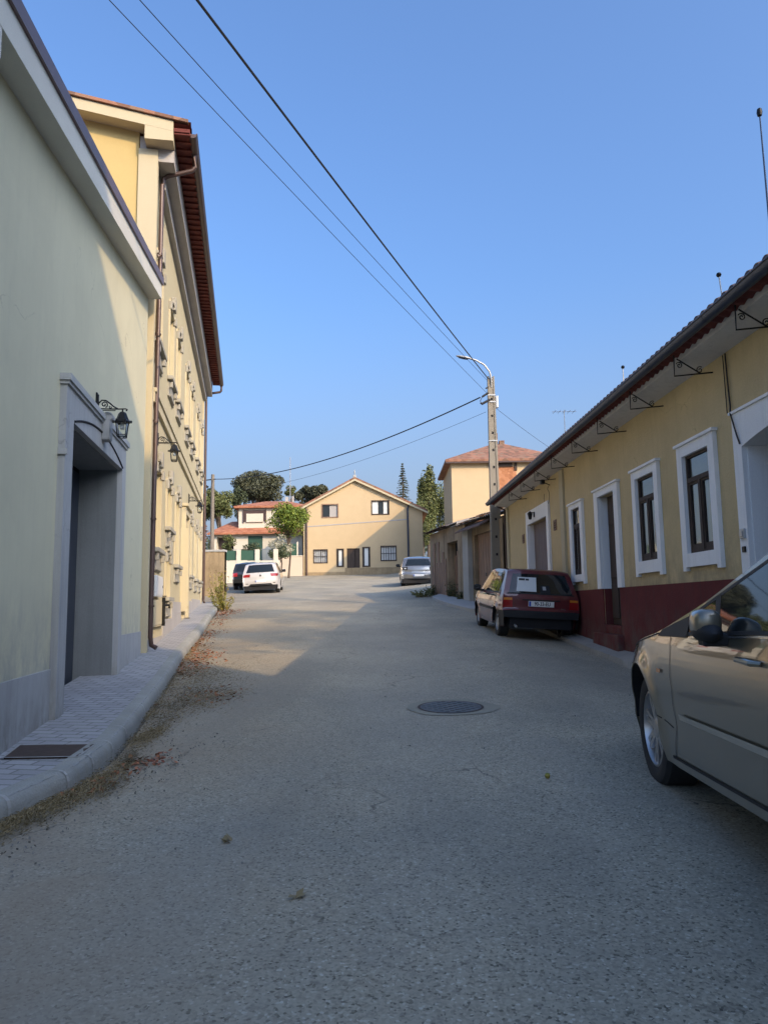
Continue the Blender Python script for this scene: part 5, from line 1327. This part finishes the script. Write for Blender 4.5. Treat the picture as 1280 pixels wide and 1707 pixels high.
A['sp']('rear_window',-.84,.84,t(-2.10),-.78,.78,t(-1.92),M['carglass'])
for s in(-1,1):
    A['sp']('headlight',s*.62,s*.985,A['tf'](.60),s*.80,s*.99,A['tf'](.74),M['clearlens'],off=.006)
    A['sp']('tail_light',s*.80,s*.99,A['tr'](.80),s*.82,s*.99,A['tr'](1.05),M['redlens'],off=.006)
s_('headlight_wrap',[((1.60,.665),(1.98,.60),(1.96,.66),(1.58,.755))],M['clearlens'],off=.005)

# --- dark red older hatchback
D=dict(L=3.62,W=.785,H=1.38,sill=.22,belt=[(-1.81,.86),(1.81,.80)],tumble=.30,
 chain=[(-1.81,.42),(-1.80,.56),(-1.755,.60),(-1.75,.74),(-1.72,.86),(-1.60,1.06),(-1.46,1.28),(-1.36,1.355),(-1.15,1.375),(-.4,1.385),(.1,1.36),(.28,1.30),(.62,1.05),(.86,.89),(1.2,.84),(1.6,.76),(1.74,.70),(1.80,.56),(1.81,.42)],
 rear_ax=-1.16,front_ax=1.12,wr=.275,arch=.325,rim=.165,paint=M['paint_red'],tr=.05,tf=.07,fillet=.035,crown=.02,endcurve=.05,bumper=(.555,.55,.42),endlift=.03)
A=build_car('red_hatchback','dark red older hatchback with paper sheet in its rear window','car',(2.71,15.45,.79),-2.6,.93,D,pitch=R_(3.3),roll=R_(3.6))
s_=A['side']; tr=A['tr']
s_('side_window',[((-.30,.885),(.55,.87),(.20,1.27),(-.28,1.29))],M['carglass']); s_('rear_side_window',[((-1.02,.89),(-.38,.885),(-.36,1.29),(-.98,1.28))],M['carglass']); s_('quarter_window',[((-1.42,.90),(-1.08,.89),(-1.04,1.27),(-1.22,1.25))],M['carglass'])
s_('window_trim',[((-1.45,.868),(.6,.855),(.6,.875),(-1.45,.89))],M['black_plastic'],off=.003)
s_('side_moulding',[((-.80,.50),(.76,.50),(.76,.55),(-.80,.55))],M['black_plastic'],off=.01)
seams(A,[[(-.34,.88),(-.34,.26)],[(.66,.86),(.66,.26)],[(-1.05,.88),(-.98,.55),(-.86,.40)]],.009)
handle(A,[-.18,-.82],.80,M['black_plastic']); mirror(A,.50,.86,M['black_plastic'],(.17,.10,.12))
rw=A['sp']('rear_window',-.86,.86,tr(.90),-.82,.82,tr(1.27),M['carglass'],off=.004)
A['sp']('window_seal',-.90,.90,tr(.875),-.90,.90,tr(.90),M['black_plastic'],off=.003)
pp=A['sp']('paper_sheet',-.66,-.12,tr(.925),-.66,-.10,tr(1.20),M['paper'],off=.007)
A['sp']('paper_print',-.62,-.44,tr(1.135),-.62,-.44,tr(1.175),M['ink'],off=.009,parent=pp); A['sp']('paper_print',-.42,-.32,tr(1.135),-.42,-.32,tr(1.170),M['ink'],off=.009,parent=pp)
hb=A['sp']('headrest',-.02,.26,tr(.90),.0,.25,tr(1.05),M['black_plastic'],off=.006)
A['sp']('sticker',.06,.15,tr(.96),.06,.15,tr(1.03),M['galv'],off=.009,parent=rw)
for s in(-1,1):
    tl=A['sp']('tail_light',s*.74,s*.985,tr(.61),s*.75,s*.985,tr(.80),M['redlens'],off=.006)
    A['sp']('indicator_lens',s*.76,s*.98,tr(.752),s*.76,s*.98,tr(.798),M['orangelens'],off=.008,parent=tl)
s_('tail_light_wrap',[((-1.745,.62),(-1.69,.62),(-1.69,.80),(-1.72,.80))],M['redlens'],off=.004)
rear_plate(A,.695,.50,.105,'90-33-EU')
A['sp']('badge',.52,.64,tr(.60),.52,.64,tr(.625),M['chrome'],off=.006)
A['sp']('lamp_strip',-.50,.50,tr(.755),-.50,.50,tr(.775),M['black_plastic'],off=.012)
A['sp']('rear_valance',-.9,.9,0,-.9,.9,.4,M['black_plastic'],off=.01)
m=MB(); m.tube([(-.50,-1.72,.27),(-.50,-1.86,.25)],.022,10); A['T'].part('exhaust',m,M['galv'],smooth=True)
m=MB(); m.tube([(0,-1.1,1.37),(0,-1.25,1.62)],.005,5); 
m=MB(); m.box(-.6,.6,-1.74,-1.3,.22,.42); A['T'].part('rear_underside',m,M['dark'])

# --- silver hatchback farther up
D=dict(L=4.2,W=.885,H=1.46,sill=.21,belt=[(-2.1,.98),(2.1,.78)],tumble=.42,
 chain=[(-2.1,.40),(-2.09,.60),(-2.03,.70),(-2.00,.86),(-1.95,.98),(-1.82,1.12),(-1.55,1.34),(-1.35,1.42),(-.8,1.47),(0,1.465),(.35,1.36),(.8,1.12),(1.1,.96),(1.5,.88),(1.85,.78),(2.04,.64),(2.09,.5),(2.1,.4)],
 rear_ax=-1.30,front_ax=1.25,wr=.31,arch=.36,rim=.20,paint=M['paint_silver'],tr=.13,tf=.18,fillet=.06,crown=.04,endcurve=.13,bumper=(.40,.2,.30),endlift=.03)
x,y=1.62,38.1
A=build_car('silver_hatchback','silver grey rounded hatchback parked beside the shed, seen from behind','car',(x,y,2.35),.5,1.0,D,pitch=R_(4.0),roll=0)
s_=A['side']; tr=A['tr']
s_('side_window',[((-1.35,1.02),(.75,.93),(.15,1.32),(-1.05,1.36))],M['carglass'])
seams(A,[[(-.3,.95),(-.3,.26)],[(.85,.9),(.85,.26)]],.012)
mirror(A,.62,.95,M['black_plastic'],(.20,.12,.14))
A['sp']('rear_window',-.80,.80,tr(1.03),-.72,.72,tr(1.34),M['carglass'],off=.004)
for s in(-1,1): A['sp']('tail_light',s*.66,s*.98,tr(.83),s*.64,s*.985,tr(.985),M['black_plastic'],off=.006); A['sp']('lamp_lens',s*.74,s*.84,tr(.88),s*.74,s*.84,tr(.93),M['clearlens'],off=.012)
rear_plate(A,.58,.50,.10); A['sp']('tailgate_trim',-.42,.42,tr(.72),-.42,.42,tr(.745),M['chrome'],off=.008)
A['sp']('rear_diffuser',-.92,.92,0,-.92,.92,tr(.44),M['black_plastic'],off=.006)
m=MB(); m.box(-.75,.75,-2.03,-1.5,.2,.42); A['T'].part('rear_underside',m,M['dark'])

# --- white hatchback left
D2=dict(D); D2.update(L=4.2,W=.89,paint=M['paint_white'],tumble=.34,belt=[(-2.1,.96),(2.1,.82)],
 chain=[(-2.1,.42),(-2.09,.60),(-2.06,.72),(-2.03,.86),(-1.97,.99),(-1.84,1.15),(-1.65,1.38),(-1.52,1.44),(-1.2,1.47),(0,1.48),(.35,1.38),(.8,1.14),(1.1,.98),(1.5,.90),(1.85,.80),(2.04,.66),(2.09,.5),(2.1,.4)],tr=.10,bumper=None,wr=.31,fillet=.05,endcurve=.10)
x,y=-5.55,35.0
A=build_car('white_hatchback','white hatchback with red tail lights parked by the garden wall','car',(x,y,G(-5.5,34.8)-.02),-4.5,.93,D2,pitch=R_(3.8),roll=R_(-3.2))
s_=A['side']; tr=A['tr']
s_('side_window',[((-1.5,1.0),(.75,.95),(.2,1.34),(-1.25,1.38))],M['carglass']); seams(A,[[(-.3,.95),(-.3,.26)],[(.85,.9),(.85,.26)]],.012); mirror(A,.62,.95,M['paint_white'],(.2,.12,.14))
A['sp']('rear_window',-.83,.83,tr(1.02),-.76,.76,tr(1.38),M['carglass'],off=.004)
for s in(-1,1): A['sp']('tail_light',s*.60,s*.985,tr(.82),s*.58,s*.985,tr(.95),M['redlens'],off=.006)
s_('tail_light_wrap',[((-2.0,.84),(-1.86,.85),(-1.84,.95),(-1.96,.96))],M['redlens'],off=.004)
m=MB(); p=A['strip'](0,tr(.87),0); m.lathe([(0,-.012),(.05,-.012),(.06,0)],axis='y',c=p,n=20); A['T'].part('badge',m,M['chrome'],smooth=True)
rear_plate(A,.62,.50,.10)
A['sp']('rear_diffuser',-.72,.72,0,-.60,.60,tr(.50),M['black_plastic'],off=.008)
for s in(-1,1): A['sp']('reflector',s*.72,s*.86,tr(.50),s*.72,s*.86,tr(.53),M['black_plastic'],off=.008)
m=MB(); m.box(-.75,.75,-2.03,-1.5,.2,.42); A['T'].part('rear_underside',m,M['dark'])
# --- dark car mostly hidden beyond the white one
D3=dict(D2); D3.update(paint=M['paint_black'])
x,y=-6.75,38.6
A=build_car('dark_hatchback','charcoal car half hidden behind the white hatchback','car',(x,y,G(-6.7,38)),-5,.93,D3,pitch=R_(3.8),roll=R_(-2))
s_=A['side']; tr=A['tr']
s_('side_window',[((-1.5,1.0),(.75,.95),(.2,1.34),(-1.25,1.38))],M['carglass']); mirror(A,.62,.95,M['paint_black'],(.2,.12,.14))
A['sp']('rear_window',-.83,.83,tr(1.02),-.76,.76,tr(1.38),M['carglass'],off=.004)
for s in(-1,1): A['sp']('tail_light',s*.70,s*.985,tr(.76),s*.70,s*.985,tr(.95),M['redlens'],off=.006)
rear_plate(A,.66,.50,.11)

# ------------------------------------------------------------------ unseen block and trees added to cast shade on the street
T=Thing('shade_caster_block','unseen tall cream block added behind the viewer on the right to cast shade','building',(7.5,-12,0),0)  # added out of view, its outline shaped to cast the near shade
m=MB(); x0,x1,y0,y1=-3.5,3.5,-12,8.2
m.add([(x0,y0,-2),(x1,y0,-2),(x1,y1,-2),(x0,y1,-2),(x0,y0,12.2),(x1,y0,14.9),(x1,y1,14.9),(x0,y1,12.2)],[(0,1,2,3),(4,5,6,7),(0,1,5,4),(1,2,6,5),(2,3,7,6),(3,0,4,7)])
T.part('wall',m,M['cream'])
for k in range(4):
    for j in range(4):
        m=MB(); m.box(x0-.04,x0+.02,-10+j*4.6,-8.7+j*4.6,1+k*2.8,2.6+k*2.8); w=T.part('window_frame',m,M['white']); m=MB(); m.box(x0-.06,x0-.03,-9.9+j*4.6,-8.8+j*4.6,1.1+k*2.8,2.5+k*2.8); T.part('pane',m,M['glass'],parent=w)
tree('dapple_caster_tree','unseen tall thin crowned tree added behind the ochre house for dappled shade, nearer of two',(11.0,1.0,.5),12.0,2.5,3.8,M['leaf_dark'],n=2600,sz=.2,clumps=26,seed=51,cs=.30,trunk=.12)  # this tree and the next added out of view to dapple the road
tree('dapple_caster_tree','unseen tall thin crowned tree added behind the ochre house for dappled shade, farther of two',(11.8,5.0,.5),13.6,2.5,3.8,M['leaf_dark'],n=2600,sz=.2,clumps=26,seed=52,cs=.30,trunk=.12)
tree('shade_caster_tree','dense tree added behind the sheds to shade the silver hatchback, hidden by the ochre roof',(6.9,32.1,2.0),4.7,1.7,3.2,M['leaf_dark'],n=4000,sz=.24,clumps=26,seed=53,trunk=.12,cs=.42)  # added out of sight to keep sun off the silver hatchback
random.seed(60); wood=MB()
for k in range(150):
    a=random.random(); x=-34+60*a; y=118+random.uniform(-4,8); clump(wood,(x,y,8.6+random.uniform(0,3.2)+1.2*math.sin(x*.35)),(1.7,1.5,1.6),130,.5)
o=wood.build('distant_woodland',M['leaf_dark'],recalc=False); o['kind']='stuff'

# ------------------------------------------------------------------ light, sky, camera
el=R_(28.5); d=Vector((.68,-.73,0)).normalized(); sun_dir=Vector((d.x*math.cos(el),d.y*math.cos(el),math.sin(el)))
L=bpy.data.lights.new('sun','SUN'); L.energy=2.0; L.angle=R_(.55); L.color=(.82,.57,.30)
so=bpy.data.objects.new('sun',L); COL.objects.link(so); so.rotation_euler=sun_dir.to_track_quat('Z','Y').to_euler(); so.location=(20,-20,30)
wd=bpy.data.worlds.new('World'); SC.world=wd; wd.use_nodes=True; nt=wd.node_tree; bg=nt.nodes['Background']
sk=nt.nodes.new('ShaderNodeTexSky'); sk.sky_type='NISHITA'; sk.sun_disc=False; sk.sun_elevation=el; sk.sun_rotation=math.atan2(sun_dir.x,sun_dir.y)
sk.air_density=1.15; sk.dust_density=7.0; sk.ozone_density=8.5; sk.altitude=0
# low pale haze band of the atmosphere, all round the horizon
tcw=nt.nodes.new('ShaderNodeTexCoord'); sx_=nt.nodes.new('ShaderNodeSeparateXYZ'); nt.links.new(tcw.outputs['Generated'],sx_.inputs[0])
mrw=nt.nodes.new('ShaderNodeMapRange'); mrw.interpolation_type='SMOOTHSTEP'; nt.links.new(sx_.outputs['Z'],mrw.inputs[0]); mrw.inputs[1].default_value=-.02; mrw.inputs[2].default_value=.42; mrw.inputs[3].default_value=.85; mrw.inputs[4].default_value=0
mxw=nt.nodes.new('ShaderNodeMix'); mxw.data_type='RGBA'; nt.links.new(mrw.outputs[0],mxw.inputs[0]); nt.links.new(sk.outputs[0],mxw.inputs[6]); mxw.inputs[7].default_value=(1.22,1.42,1.80,1)
nt.links.new(mxw.outputs[2],bg.inputs[0]); bg.inputs[1].default_value=.15
cam=bpy.data.cameras.new('camera'); co=bpy.data.objects.new('camera',cam); COL.objects.link(co); SC.camera=co
F=1260.; pt=math.atan(157/F); rl=.015
fw=Vector((0,math.cos(pt),math.sin(pt))); r0=Vector((1,0,0)); u0=r0.cross(fw); up_=u0*math.cos(rl)+r0*math.sin(rl); rt=fw.cross(up_)
co.matrix_world=Matrix(((rt.x,up_.x,-fw.x,0),(rt.y,up_.y,-fw.y,0),(rt.z,up_.z,-fw.z,1.35),(0,0,0,1)))
cam.sensor_fit='HORIZONTAL'; cam.sensor_width=36; cam.lens=36*F/1280; cam.clip_end=2000; cam.clip_start=.05
SC.view_settings.view_transform='Standard'; SC.view_settings.look='None'; SC.view_settings.gamma=1; SC.view_settings.exposure=1.24
SC.render.engine='CYCLES'; SC.render.resolution_x=767; SC.render.resolution_y=1024
